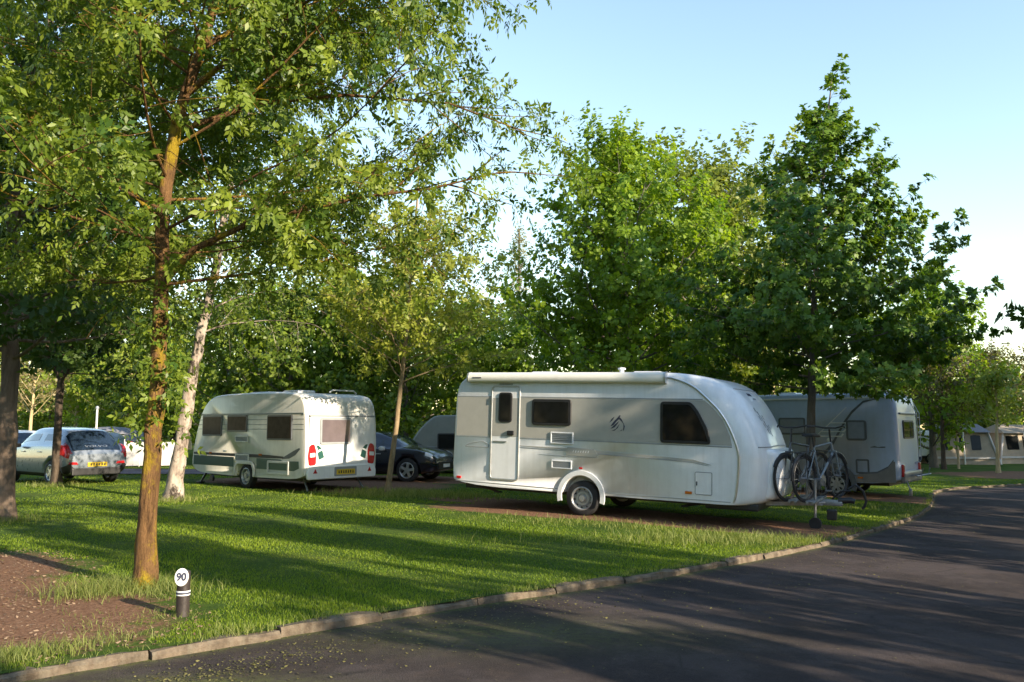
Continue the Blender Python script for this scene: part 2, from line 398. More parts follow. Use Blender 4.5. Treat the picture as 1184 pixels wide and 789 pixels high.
tt = np.concatenate([[0, .04, .1], np.linspace(.2, 24, 220), np.linspace(24.5, 45, 50), np.linspace(47, 120, 18), [180, 300, 600]])
X = np.repeat(xs[:, None], len(tt), 1); Y = ky(X)+tt[None, :]
bump = (np.sin(X*1.7+Y*.6)*np.sin(Y*1.3-X*.4)*.012 + np.sin(X*5.1+1)*np.sin(Y*4.3)*.005)*np.clip(tt[None, :]/1.5, 0, 1)
Z = hz(X)+bump
V = np.stack([X, Y, Z], 2).reshape(-1, 3); nx_, ny_ = X.shape
idx = np.arange(nx_*ny_).reshape(nx_, ny_)
F = np.stack([idx[:-1, :-1], idx[1:, :-1], idx[1:, 1:], idx[:-1, 1:]], 2).reshape(-1, 4)
lawn = np_mesh('ground', V, F, M['ground'], None, soil_mask(X.ravel(), Y.ravel()), True, 'soil'); tag(lawn, kind='structure')

# road: from the kerb towards and behind the camera, 9 cm below the lawn
tr = np.concatenate([[-.02], np.linspace(.05, 8, 60), np.linspace(8.5, 30, 40), [40, 60, 100]])
xr = np.unique(np.concatenate([np.linspace(-60, -10, 20), np.linspace(-10, 20, 150), np.linspace(20, 300, 25)]))
X = np.repeat(xr[:, None], len(tr), 1); Y = ky(X)-tr[None, :]; Z = hz(X)-.062
moss = np.maximum(np.exp(-((X+2.0)/.75)**2-((Y-5.35)/.3)**2)*1.4, np.exp(-(tr[None, :]/.16)**2)*.8)
moss = np.maximum(moss, np.exp(-((X+.1)/1.4)**2-((Y-6.9)/.5)**2)*.45)
V = np.stack([X, Y, Z], 2).reshape(-1, 3); a_, b_ = X.shape; idx = np.arange(a_*b_).reshape(a_, b_)
F = np.stack([idx[:-1, :-1], idx[:-1, 1:], idx[1:, 1:], idx[1:, :-1]], 2).reshape(-1, 4)
road = np_mesh('road', V, F, M['asphalt'], None, moss.ravel(), True, 'moss'); tag(road, kind='structure')

# kerb stones
kb = MB(); rk = random.Random(3)
cur = []; x = -9.0
while x < 40: cur.append((x, float(ky(x)))); x += .05
L = [0]
for i in range(1, len(cur)): L.append(L[-1]+math.dist(cur[i], cur[i-1]))
def kpt(s):
    i = min(max(int(np.searchsorted(L, s)), 1), len(L)-1); f_ = (s-L[i-1])/(L[i]-L[i-1])
    return Vector((cur[i-1][0]*(1-f_)+cur[i][0]*f_, cur[i-1][1]*(1-f_)+cur[i][1]*f_, 0))
s = 0.
while s < L[-1]-1.2:
    ln = .96+rk.uniform(-.05, .05); g = rk.uniform(.01, .03); dz = rk.uniform(-.02, .01); dy = rk.uniform(-.02, .02)
    prof = [(-.10, -.12), (-.095, -.012), (-.07, .004), (.04, .006), (.058, -.018), (.062, -.14)]
    secs = []
    for k in range(6):
        p = kpt(s+ln*k/5-(0 if k < 5 else g)); q = kpt(s+ln*k/5+.05)-kpt(s+ln*k/5-.05) if s > .1 else Vector((1, .9, 0))
        q = q.normalized(); nn = Vector((q.y, -q.x, 0))       # towards the road
        h = float(hz(p.x))
        ends = 1 if 0 < k < 5 else .9
        secs.append([p+nn*(a*ends+dy+rk.uniform(-.011, .011))+Vector((0, 0, h+b*1+dz+rk.uniform(-.011, .008)-(0 if 0 < k < 5 else .008))) for a, b in prof])
    n = len(prof); Vv = [p for c in secs for p in c]
    Fv = [(i*n+j, i*n+(j+1) % n, (i+1)*n+(j+1) % n, (i+1)*n+j) for i in range(5) for j in range(n)]+[tuple(range(n)), tuple(5*n+j for j in range(n))]
    kb.add(Vv, Fv); s += ln
tag(kb.build('kerb', M['kerb']), kind='structure')

# verge with the roadside trees to the right of the road (outside the frame)
vx = np.linspace(0, 1, 12)
vb = MB()
outl = [(3.5, -30), (4.3, -6), (6.0, 0), (9.0, 5.5), (12.5, 10.5), (16, 15.5), (18, 18), (21, 19.6), (30, 21.5), (60, 26), (60, -30)]
n = len(outl)
vb.add([(a, b, float(hz(a))-.10) for a, b in outl]+[(a, b, float(hz(a))+.01) for a, b in outl], [tuple(range(n, 2*n))]+[(i, (i+1) % n, n+(i+1) % n, n+i) for i in range(n)])
tag(vb.build('verge', M['ground']), kind='structure')

# tarmac path behind the parked car and the cream caravan
pb_ = MB(); pl = [(-40, 31), (-22, 30.2), (-13, 29.6), (-8, 29.4), (-5.5, 28.6)]; 
Vp = []
for a, b in pl: Vp += [(a, b-1.5, float(hz(a))+.02), (a, b+1.7, float(hz(a))+.02)]
pb_.add(Vp, [(2*i, 2*i+2, 2*i+3, 2*i+1) for i in range(len(pl)-1)])
tag(pb_.build('path', M['path'], recalc=False), kind='structure')

# ------------------------------------------------------------------ grass
def blades(P, h, wd, rng, bend=.5, lean=.35):
    n = len(P); az = rng.uniform(0, 2*np.pi, n); la = rng.uniform(0, 2*np.pi, n); ln = np.abs(rng.normal(0, lean, n))
    side = np.stack([np.cos(az), np.sin(az), np.zeros(n)], 1)*wd[:, None]/2
    dirn = np.stack([np.cos(la)*ln, np.sin(la)*ln, np.ones(n)], 1)
    mid = P+dirn*(h*.55)[:, None]
    b2 = np.stack([np.cos(la), np.sin(la), np.zeros(n)], 1)
    tip = mid+dirn*(h*.4)[:, None]+b2*(h*bend*rng.uniform(.2, 1, n)*.5)[:, None]
    V = np.stack([P-side, P+side, mid+side*.75, mid-side*.75, tip], 1).reshape(-1, 3)
    o = (np.arange(n)*5)[:, None]
    F = np.concatenate([o+np.array([[0, 1, 2]]), o+np.array([[0, 2, 3]]), o+np.array([[3, 2, 4]])])
    return V, F
def scatter_lawn(n, y0, y1, rng, power):
    # denser near the camera
    u = rng.uniform(0, 1, n); d = y0*(y1/y0)**(u**power)
    ang = rng.uniform(-.66, .66, n); x = d*np.tan(ang); return x, d
rg = np.random.default_rng(11)
x, y = scatter_lawn(560000, 5, 34, rg, 1.0)
k = (y > ky(x)+.1); x, y = x[k], y[k]
sm = soil_mask(x, y)+(np.sin(x*3.1+y*1.7)*np.sin(y*2.7-x*1.3))*.22+(np.sin(x*9+y*5)*np.sin(y*8-x*6))*.15
k = (sm < .42) | (rg.uniform(0, 1, len(x)) < .012); x, y, sm = x[k], y[k], sm[k]
patch = .5+.28*np.sin(x*.9+1.3*np.sin(y*.5))*np.sin(y*.75+x*.3)+.2*np.sin(x*2.7+y)*np.sin(y*2.1-x*.8)
h = rg.uniform(.016, .036, len(x))*(.75+.5*patch)*(1-.5*np.clip(sm, 0, 1))
edge = np.exp(-((y-ky(x))/.3)**2); h *= 1+.5*edge*(rg.uniform(0, 1, len(x)) < .5)
V, F = blades(np.stack([x, y, hz(x)-.005], 1), h, np.maximum(.0045, y*.00075), rg)
tint = np.clip(.15+.5*patch+rg.normal(0, .16, len(x)), 0, 1)
g = np_mesh('grass', V, F, M['grass'], None, np.repeat(tint, 5)); tag(g, 'short mown grass blades covering the campsite lawn', 'grass', kind='stuff')
# taller unmown grass: round trunks, along the kerb, at the edge of the pitches
tf = []
def tuft(cx, cy, sx, sy, n, h, rot=0):
    a, b = rg.normal(0, 1, n)*sx, rg.normal(0, 1, n)*sy; c, s = math.cos(rot), math.sin(rot)
    X, Y = cx+a*c-b*s, cy+a*s+b*c; k = Y > ky(X)-.05
    tf.append((X[k], Y[k], h*rg.uniform(.35, 1, k.sum())))
tuft(-3.72, 8.3, .26, .16, 900, .2); tuft(-4.05, 8.05, .2, .16, 420, .26); tuft(-3.4, 8.2, .3, .22, 500, .14)
tuft(-2.86, 7.2, .16, .1, 180, .08); tuft(-3.3, 6.9, .35, .15, 220, .07, -.7)
tuft(-3.4, 5.95, .32, .1, 900, .13, .8); tuft(-3.95, 5.45, .3, .1, 500, .12, .8); tuft(-2.16, 6.6, .12, .08, 220, .12); tuft(-1.55, 7.12, .12, .07, 120, .1)
tuft(-2.7, 19.7, .9, .45, 2400, .2, -.4); tuft(-1.6, 19.3, .9, .3, 1100, .16, -.5); tuft(-7.4, 18.2, .4, .3, 500, .16); tuft(-12.3, 22.5, .4, .3, 400, .18)
tuft(-8.6, 14.3, .35, .3, 500, .15); tuft(3.4, 12.35, 1.4, .3, 2600, .16, .2); tuft(2.0, 13.6, 1.6, .35, 1500, .12, -.5); tuft(6.7, 18.6, .6, .5, 600, .14)
tuft(8.8, 18.6, .5, 1.2, 600, .1, -.3)
for q in np.arange(-3.3, 12, .2): tuft(q, float(ky(q))+rg.uniform(.0, .1), .15, .035, int(rg.uniform(5, 80)), rg.uniform(.05, .1), .8)
X = np.concatenate([a[0] for a in tf]); Y = np.concatenate([a[1] for a in tf]); Hh = np.concatenate([a[2] for a in tf])
V, F = blades(np.stack([X, Y, hz(X)-.005], 1), Hh, np.maximum(.0045, Y*.0006), rg, .9, .4)
g = np_mesh('tall_grass', V, F, M['weed'], None, np.repeat(rg.uniform(0, 1, len(X)), 5)); tag(g, 'taller unmown grass around trunks and along the kerb', 'grass', kind='stuff')
# ------------------------------------------------------------------ trees
def nrm(a): return a/np.maximum(np.linalg.norm(a, axis=-1, keepdims=True), 1e-9)
def leaves(P, A, Nn, L, wr, rng, fold=.25, droop=.2, lob=1):
    """kite-shaped leaves folded along the midrib; lob=3 gives three-fingered leaves"""
    n = len(P); A = nrm(A); S = nrm(np.cross(A, Nn)); Nn = np.cross(S, A)
    Vs, Fs = [], []
    for j in range(lob):
        an = 0 if lob == 1 else (j-1)*.85
        sc = 1 if j == (lob-1)//2 else .82
        a2 = A*math.cos(an)+S*math.sin(an); s2 = -A*math.sin(an)+S*math.cos(an)
        l = (L*sc)[:, None]
        b = P; r = P+a2*l*.42+s2*l*wr/2-Nn*l*wr*fold*.5; q = P+a2*l*.42-s2*l*wr/2-Nn*l*wr*fold*.5; t = P+a2*l-Nn*l*droop
        o = (np.arange(n)*4)[:, None]+j*4*n
        Vs.append(np.stack([b, r, t, q], 1).reshape(-1, 3)); Fs.append(np.concatenate([o+np.array([[0, 1, 2]]), o+np.array([[0, 2, 3]])]))
    return np.concatenate(Vs), np.concatenate(Fs)
def poly(rng, p0, d, length, n, up, wob):
    pts = [np.array(p0, float)]; d = np.array(d, float); st = length/n
    for i in range(n):
        d = d+np.array([0, 0, up/n])+rng.normal(0, wob, 3); d = d/np.linalg.norm(d); pts.append(pts[-1]+d*st)
    return np.array(pts)
def along(pts, f):
    k = f*(len(pts)-1); i = min(int(k), len(pts)-2); return pts[i]+(pts[i+1]-pts[i])*(k-i), pts[i+1]-pts[i]
def twig_tubes(S, E, r):
    n = len(S); d = nrm(E-S); u = nrm(np.cross(d, np.array([.31, .2, .93]))); v = np.cross(d, u)
    V = []
    for k in range(3):
        a = 2*math.pi*k/3; o = u*math.cos(a)+v*math.sin(a); V += [S+o*r, E+o*r*.45]
    V = np.stack(V, 1).reshape(-1, 3); o = (np.arange(n)*6)[:, None]
    F = np.concatenate([o+np.array([[2*k, (2*k+2) % 6, (2*k+3) % 6, 2*k+1]]) for k in range(3)])
    return V, F
def grow(seed, trunk, r0, h0, h1, nl, R, elev, up=.25, sec=.42, seclen=.42, twig=.24, twlen=.38, extra=(), limb_r=.3, flat=.55, sag=0, keep=None, rtop=.25):
    """trunk: local polyline; R(h,az) crown radius at height h; elev(f) limb angle at relative height f"""
    rng = np.random.default_rng(seed); tr = np.array(trunk, float); nz = len(tr)
    rad = [r0*(1-(1-rtop)*(i/(nz-1))) for i in range(nz)]
    # finer trunk
    ft = np.linspace(0, nz-1, nz*4-3); T = np.stack([np.interp(ft, range(nz), tr[:, c]) for c in range(3)], 1)
    for _ in range(2): T[1:-1] = (T[:-2]+2*T[1:-1]+T[2:])/4
    rr = np.interp(ft, range(nz), rad); hh = T[:, 2]
    T[1:-1, :2] += rng.normal(0, r0*.07, (len(T)-2, 2))
    rr = rr*(1+.38*np.exp(-(hh-hh[0])/(r0*2.2)))
    mbT = MB(); jit = lambda i, k: .05*math.sin(k*2.1+i*.7)+.05*math.sin(k*1.1+i*1.9+seed)
    TT = np.concatenate([[T[0]-np.array([0, 0, .15])], T]); mbT.tube(TT, [rr[0]*1.08]+list(rr), 14, jit=jit)
    mbB = MB(); limbs = []
    for i in range(nl):
        f = (i+.5)/nl; h = h0+(h1-h0)*f
        az = i*2.39996+rng.normal(0, .25)
        tz = np.clip((h-tr[0, 2])/(tr[-1, 2]-tr[0, 2]), 0, .995)
        p = np.array([np.interp(h, hh, T[:, 0]), np.interp(h, hh, T[:, 1]), h])
        e = elev(f)+rng.normal(0, .08); ln = R(h+math.tan(e)*1.0, az)*rng.uniform(.82, 1.08)/max(.45, math.cos(e))*.95
        if ln < .25: continue
        d = (math.cos(az)*math.cos(e), math.sin(az)*math.cos(e), math.sin(e))
        limbs.append((poly(rng, p, d, ln, 7, up, .07), np.interp(h, hh, rr)*limb_r*rng.uniform(.8, 1.2)))
    for pts, r in extra: limbs.append((np.array(pts, float), r))
    # leader
    limbs.append((T[int(len(T)*.8):], rr[-1]*.8))
    tw = []
    for pts, r in limbs:
        n = len(pts); mbB.tube(pts, [max(.006, r*(1-.85*i/(n-1))) for i in range(n)], 7)
        ll = float(np.linalg.norm(np.diff(pts, axis=0), axis=1).sum()); ns = max(2, int(ll/sec))
        sd_ = 1
        for j in range(ns+1):
            f = .16+.84*(j+rng.uniform(-.3, .3))/ns; f = min(max(f, .1), 1); p, d = along(pts, f); d = d/np.linalg.norm(d); sd_ = -sd_
            s_ = np.cross(d, [0, 0, 1]); s_ = s_/max(1e-6, np.linalg.norm(s_)); u_ = np.cross(s_, d)
            th = rng.normal(0, flat); lat = s_*sd_*math.cos(th)+u_*math.sin(th)
            a = rng.uniform(.6, 1.05) if f < .95 else .15
            L2 = (seclen*ll*(1-f*.75)+.28)*rng.uniform(.7, 1.2); L2 = min(L2, 1.9)
            q = poly(rng, p, d*math.cos(a)+lat*math.sin(a), L2, 4, up*.6-sag, .1)
            mbB.tube(q, [max(.004, r*.28*(1-.8*i/4)) for i in range(5)], 4, caps=False)
            nt_ = max(2, int(L2/twig)); s2 = 1
            for k in range(nt_+1):
                g = .15+.85*k/nt_; pp, dd = along(q, min(g, 1)); dd = dd/np.linalg.norm(dd); s2 = -s2
                sv = np.cross(dd, [0, 0, 1]); sv = sv/max(1e-6, np.linalg.norm(sv)); uv = np.cross(sv, dd); t2 = rng.normal(0, .7)
                b = rng.uniform(.5, 1.0) if k < nt_ else 0
                dv = dd*math.cos(b)+(sv*s2*math.cos(t2)+uv*math.sin(t2))*math.sin(b)+np.array([0, 0, -sag*.6])
                tw.append((pp, pp+dv/np.linalg.norm(dv)*twlen*rng.uniform(.6, 1.2)))
    S = np.array([a for a, b in tw]); E = np.array([b for a, b in tw])
    if keep is not None:
        k = keep((S+E)/2, rng); S, E = S[k], E[k]
    return rng, mbT, mbB, S, E
def crown_leaves(rng, S, E, n, L, wr, lob=1, droop=.15, upb=.4, spread=.07, compound=0, Lvar=.3, hang=.25, out=.9):
    m = len(S); rep = np.repeat(np.arange(m), n); f = rng.uniform(.15, 1.05, m*n)
    d = nrm(E-S)[rep]; P = S[rep]+(E-S)[rep]*f[:, None]
    ctr = S.mean(0)
    q = rng.normal(0, 1, (m*n, 3)); lat = nrm(q-d*(q*d).sum(1, keepdims=True))
    A = nrm(d*.55+lat*.9+np.array([0, 0, -hang])); P = P+lat*spread*rng.uniform(.2, 1, (m*n, 1))
    outw = nrm((P-ctr)*np.array([1, 1, .6]))
    Nn = nrm(np.array([0, 0, 1])*upb+outw*out+rng.normal(0, .5, (m*n, 3)))
    Ls = L*rng.uniform(1-Lvar, 1+Lvar, m*n)
    tint = np.clip(np.repeat(rng.normal(.5, .26, m), n)+rng.normal(0, .14, m*n), 0, 1)
    if compound:   # pinnate leaf: pairs of leaflets along a short stalk
        Ps, As, Ns, Lz, Ts = [], [], [], [], []
        Sd = nrm(np.cross(A, Nn))
        for t, a in [(1, 0)]+[(.75, 1), (.75, -1), (.4, 1.1), (.4, -1.1)][:compound-1]:
            Ps.append(P+A*(Ls*1.25*t)[:, None]-np.array([0, 0, .25])*(Ls*t*t)[:, None]); As.append(A*math.cos(a)+Sd*math.sin(a)-np.array([0, 0, .35])+rng.normal(0, .15, A.shape)); Ns.append(Nn+rng.normal(0, .25, Nn.shape)); Lz.append(Ls*(1 if a == 0 else .85)); Ts.append(tint)
        P, A, Nn, Ls, tint = map(np.concatenate, (Ps, As, Ns, Lz, Ts))
    V, F = leaves(P, A, Nn, Ls, wr, rng, droop=droop, lob=lob)
    return V, F, np.tile(np.repeat(tint, 4), lob)
def build_tree(name, label, loc, g, bark, leafm, twigr=.0035, group=None, cat='tree', **lk):
    rng, mbT, mbB, S, E = g
    root = thing(name, label, cat, loc, group=group)
    mbT.build('trunk', bark, root, recalc=False)
    br = mbB.build('branches', bark, root, recalc=False)
    if twigr:
        V, F = twig_tubes(S, E, twigr); o = len(mbB.v)
        me = br.data
        np_mesh('twigs', V, F, bark, root)
    V, F, t = crown_leaves(rng, S, E, **lk)
    np_mesh('crown', V, F, leafm, root, t)
    return root
def copy_thing(o, loc, yaw=0, scale=1, label=None, group=None):
    r = o.copy(); COL.objects.link(r); r.location = loc; r.rotation_euler = (0, 0, yaw); r.scale = (scale,)*3 if not hasattr(scale, '__len__') else scale
    if label: r['label'] = label
    if group: r['group'] = group
    for ch in o.children:
        c = ch.copy(); COL.objects.link(c); c.parent = r
        for gg in ch.children:
            d = gg.copy(); COL.objects.link(d); d.parent = c
    return r
def prof(pts):
    hs = [p[0] for p in pts]; rs_ = [p[1] for p in pts]
    return lambda h, az: float(np.interp(h, hs, rs_, left=0, right=0.15))
def loc_pts(pix, base, Y):
    return [tuple(np.array(at(px, py, Y if not hasattr(Y, '__len__') else Y[i]))-np.array(base)) for i, (px, py) in enumerate(pix)]
def gl(x, y): return (x, y, float(hz(x)))

# front tree with lichen-yellow trunk
b = gl(-3.66, 8.45)
tk = [(0, 0, 0)]+loc_pts([(172, 580), (180, 470), (187, 350), (187, 245), (208, 120), (238, 50)], b, 8.45)
top = tk[-1]; tk += [(top[0]+.15, .1, top[2]+1.2), (top[0]+.3, .2, top[2]+2.6), (top[0]+.3, .2, top[2]+4.0)]
R1 = prof([(2.4, 2.2), (3.2, 3.2), (4.3, 3.9), (6, 3.6), (8, 2.8), (10, 1.4), (11.3, .2)])
ex = [(loc_pts([(190, 325), (225, 288), (290, 258), (350, 243), (420, 228), (500, 218), (575, 200)], b, [8.45, 8.45, 8.4, 8.3, 8.2, 8.1, 8.0]), .04),
      (loc_pts([(215, 110), (280, 55), (350, 5), (420, -40)], b, [8.45, 8.2, 7.9, 7.6]), .035),
      (loc_pts([(208, 150), (300, 120), (400, 110), (520, 120), (600, 150)], b, [8.45, 8.6, 8.7, 8.7, 8.7]), .03),
      (loc_pts([(235, 55), (330, 0), (430, -20), (540, -10)], b, [8.45, 8.7, 9, 9]), .03),
      (loc_pts([(190, 260), (130, 200), (60, 150), (-20, 120)], b, [8.45, 8.3, 8.1, 8]), .03)]
def keep1(P, rng):
    W = P+np.array(b); px = 592+956*W[:, 0]/np.maximum(W[:, 1], .5)
    # no limbs droop far towards the road, and the crown is thin on its right upper flank
    u = rng.uniform(0, 1, len(W)); near = 8.45-W[:, 1]
    low = (W[:, 2] < 2.9) | ((W[:, 1] < 5.6) & (W[:, 2] < 4.2)) | ((near > .5) & (u < .3)) | ((px > 212) & (px < 268) & (W[:, 2] < 3.9) & (u < .75)) | ((near > -.1) & (np.abs(px-200) < 55) & (u < .75)) | ((px > 330) & (px < 470) & (u < .15))
    return ~low
g = grow(21, tk, .098, 3.0, 10.2, 64, R1, lambda f: .12+.75*f, up=.3, sec=.3, seclen=.36, twig=.17, twlen=.34, extra=ex, limb_r=.24, sag=.22, keep=keep1)
t1 = build_tree('box_elder_tree', 'tree with yellow lichened trunk and orange lit foot beside the numbered bollard', b, g, M['bark1'], M['leaf1'], .0028, n=13, L=.07, Lvar=.45, wr=.48, compound=5, droop=.2, upb=.45, spread=.05, hang=.3)
# tuft of shoots on its trunk
rng = np.random.default_rng(4); m = 150
S = np.zeros((m, 3)); zz = rng.uniform(1.45, 2.95, m); tx = np.interp(zz, [p[2] for p in tk], [p[0] for p in tk]); an = rng.uniform(0, 6.28, m)
S = np.stack([tx+np.cos(an)*.09, np.sin(an)*.09, zz], 1); E = S+np.stack([np.cos(an)*.5, np.sin(an)*.5, rng.uniform(-.4, .6, m)], 1)*rng.uniform(.15, .62, (m, 1))
V, F, t = crown_leaves(rng, S, E, 3, .07, .5, compound=3, spread=.03)
np_mesh('shoots', V, F, M['leaf1'], t1, t)

# far-left tree
b = gl(-8.72, 14.39)
tk = [(0, 0, 0)]+loc_pts([(9, 500), (11, 400), (14, 320), (15, 220)], b, 14.39)+[(.2, 0, 7.5), (.3, 0, 9.5), (.3, 0, 11)]
g = grow(22, tk, .165, 2.7, 10.4, 64, prof([(2.2, 2.6), (3.2, 3.7), (6, 3.9), (9, 2.6), (11.4, .3)]), lambda f: .05+.8*f, sec=.46, twig=.24, twlen=.4, sag=.15)
build_tree('tree', 'thick grey brown trunk cut by the left edge of the photo with dark crown', b, g, M['bark0'], M['leafdark'], .004, n=19, L=.13, wr=.6, droop=.2)

# forked tree in front of the silver car
b = gl(-12.34, 22.67)
tk = [(0, 0, 0)]+loc_pts([(66, 500), (70, 436)], b, 22.67)+[(.2, 0, 4.2), (.3, 0, 5.9), (.3, 0, 7.4)]
f1 = loc_pts([(70, 438), (58, 418), (54, 395), (50, 360)], b, 22.67); f2 = loc_pts([(71, 438), (88, 415), (100, 390), (112, 350)], b, 22.67); f3 = loc_pts([(70, 437), (74, 400), (84, 360)], b, [22.67, 22.5, 22.3])
g = grow(23, tk, .12, 3.0, 7.0, 46, prof([(2.6, 1.9), (3.2, 3.2), (5, 3.6), (6.8, 2.4), (8.2, .2)]), lambda f: .1+.7*f, sec=.42, twig=.24, twlen=.38, extra=[(f1, .07), (f2, .075), (f3, .06)])
build_tree('tree', 'slim dark tree forking low directly in front of the silver hatchback', b, g, M['barkdark'], M['leafdark'], .005, n=22, L=.13, wr=.65, droop=.2)

# birch
b = gl(-7.45, 18.42)
tk = [(0, 0, 0)]+loc_pts([(207, 530), (216, 470), (226, 420), (238, 360), (252, 300), (262, 230)], b, 18.42)
tp = tk[-1]; tk += [(tp[0]+.5, 0, tp[2]+2), (tp[0]+.8, 0, tp[2]+4.2), (tp[0]+.9, 0, tp[2]+6)]
g = grow(24, tk, .165, 3.6, tp[2]+5.6, 56, prof([(3.2, 1.8), (4.6, 3.2), (8, 3.1), (11, 1.8), (13, .3)]), lambda f: .5+.5*f, up=-.55, sec=.42, twig=.22, twlen=.5, sag=.5, seclen=.36, rtop=.15, limb_r=.17)
build_tree('birch_tree', 'leaning birch with white blotched bark left of the cream caravan', b, g, M['barkbirch'], M['leafbirch'], .003, n=18, L=.085, wr=.75, droop=.1, hang=.7)

# young airy tree between the caravans
b = gl(-2.95, 19.82)
tk = [(0, 0, 0)]+loc_pts([(456, 510), (464, 440), (471, 380), (476, 300), (482, 235), (484, 205)], b, 19.82)
g = grow(25, tk, .068, 2.6, 6.9, 44, prof([(2.2, 1.5), (3.0, 2.7), (4.6, 2.7), (6, 1.9), (7.4, .4)]), lambda f: .35+.5*f, up=.15, sec=.42, twig=.26, twlen=.42, seclen=.34, limb_r=.3, sag=.1)
build_tree('young_tree', 'slender young tree with airy yellow green crown between the two caravans', b, g, M['barkyoung'], M['leafyoung'], .003, n=24, L=.105, wr=.5, droop=.2, spread=.06)

# big maples behind the white caravan
b = gl(3.5, 24.3)
tk = [(0, 0, 0), (0, 0, 2), (-.1, 0, 4), (-.1, 0, 6.5), (-.2, 0, 9), (-.2, 0, 10.2)]
RM = lambda h, az: float(np.interp(h, [1.4, 2.5, 4.5, 7, 9, 10.6], [2.6, 3.6, 3.9, 2.9, 1.7, .3]))*(1+.16*math.sin(3*az+h))
g = grow(26, tk, .17, 1.6, 10, 80, RM, lambda f: .15+.85*f, up=.35, sec=.4, twig=.23, twlen=.36, seclen=.36, flat=.7)
maple = build_tree('maple_tree', 'round bright green maple standing behind the white caravan, its crown left of the layered tree', b, g, M['barkgrey'], M['leafmaple'], 0, n=20, L=.125, wr=.85, Lvar=.4, lob=1, droop=.25, spread=.1)
b = gl(7.6, 31.5)
RM2 = lambda h, az: float(np.interp(h, [1.6, 3, 5.6, 8.4, 10.8, 12.2], [2.6, 4.0, 4.6, 3.6, 2.2, .3]))*(1+.18*math.sin(2*az+h*.8))
g = grow(27, [(0, 0, 0), (0, 0, 3), (.1, 0, 6), (.2, 0, 8.6), (.2, 0, 11.6)], .2, 2, 11.3, 64, RM2, lambda f: .25+.8*f, up=.3, sec=.5, twig=.27, twlen=.42, seclen=.36, flat=.7)
build_tree('maple_tree', 'taller paler green maple partly hidden behind the bright maple and the layered tree', b, g, M['barkgrey'], M['leafmaple2'], 0, n=14, L=.17, wr=.8, droop=.2, spread=.12)

# layered sweetgum in front of the motorhome
b = gl(6.78, 18.98)
tk = [(0, 0, 0)]+loc_pts([(937, 520), (938, 455), (940, 380), (944, 300), (950, 220), (957, 150), (961, 95)], b, 18.98)
def RG(h, az):
    r = np.interp(h, [2.2, 2.9, 4.2, 5.4, 7, 8.3, 9.8], [2.8, 3.3, 3.5, 2.5, 1.55, .85, .12])
    return float(r)*(1+.06*math.cos(az+.2))
g = grow(28, tk, .115, 2.5, 9.2, 74, RG, lambda f: .06+.68*f, up=.22, sec=.3, seclen=.33, twig=.2, twlen=.3, flat=.28, limb_r=.3, rtop=.12, sag=.05)
build_tree('sweetgum_tree', 'dark layered tree with pointed top rising behind the bicycles', b, g, M['barkgrey'], M['leafgum'], .004, n=13, L=.115, wr=.65, lob=3, droop=.25, spread=.06, hang=.45, upb=.8)

# background trees: three kinds, copied
def kind(seed, H, Rm, leafm, bark, nl, nleaf, L, lob=1, base=.12, nm='tree', lbl='', loc=(0, 0, 0), el=(.2, .8), sec=.55, tw=.32):
    P_ = lambda h, az: float(np.interp(h/H, [base*.8, base+.1, .45, .7, .9, 1.02], [Rm*.6, Rm*.9, Rm, Rm*.75, Rm*.4, .15]))*(1+.17*math.sin(3*az+h*1.3+seed))
    g = grow(seed, [(0, 0, 0), (0, 0, H*.3), (.1, 0, H*.6), (.1, 0, H*.95)], H*.016+.01, H*(base+.03), H*.93, nl, P_, lambda f: el[0]+el[1]*f, up=.3, sec=sec, twig=tw, twlen=.45, flat=.7, seclen=.36)
    return build_tree(nm, lbl, loc, g, bark, leafm, 0, n=nleaf, L=L, wr=.8, lob=lob, droop=.25, spread=.14)
def pos(px, Y): x = (px-592)/956*Y; return gl(x, Y)
GB = 'trees behind the cream caravan'
hedge = kind(31, 7.6, 3.0, M['leafhedge'], M['barkgrey'], 44, 15, .18, nm='hedge_tree', lbl='bushy green tree behind the roof of the cream caravan, nearest its left end', loc=pos(262, 36), base=.05)
hedge['group'] = GB
hedgeb = kind(32, 8.4, 3.2, M['leafmaple'], M['barkgrey'], 44, 15, .18, nm='hedge_tree', lbl='bright bushy tree behind the right end of the cream caravan roof', loc=pos(395, 35), base=.05); hedgeb['group'] = GB
for src, px, Y, yw, sc, lb in [(hedge, 335, 33.5, 1.0, 1.0, 'dense green tree behind the middle of the cream caravan'),
                               (hedge, 470, 33, 2.4, 1.02, 'dense green tree directly behind the slender young tree'),
                               (hedgeb, 548, 36, 3.7, .84, 'bushy tree behind the grey caravan and left of the white caravan roof'),
                               (hedge, 520, 42, 5.1, 1.05, 'farther green tree between the young tree and the white caravan'),
                               (hedgeb, 300, 45, .6, 1.15, 'taller farther tree behind the cream caravan'),
                               (hedgeb, 610, 34, 2.0, .82, 'green tree just behind the left end of the white caravan awning'),
                               (hedge, 430, 46, 4.2, 1.2, 'tall farther tree seen between the birch and the young tree'),
                               (hedgeb, 205, 47, 1.9, .95, 'green tree seen between the lichened trunk and the birch')]:
    copy_thing(src, pos(px, Y), yw, sc, lb, GB)
GL = 'sunlit trees behind the parked cars'
lt = kind(33, 6.6, 2.5, M['leaflight'], M['barkpale'], 34, 14, .18, nm='pale_tree', lbl='light yellow green tree behind the cars, right of the forked trunk', loc=pos(150, 45), base=.2, sec=.55, tw=.34); lt['group'] = GL
tn = kind(34, 6.2, 2.1, M['leaftan'], M['barkpale'], 24, 7, .15, nm='pale_tree', lbl='pollarded tan tree with pale branching trunk behind the left cars', loc=pos(38, 44), base=.3, el=(.6, .5), sec=.6, tw=.4); tn['group'] = GL
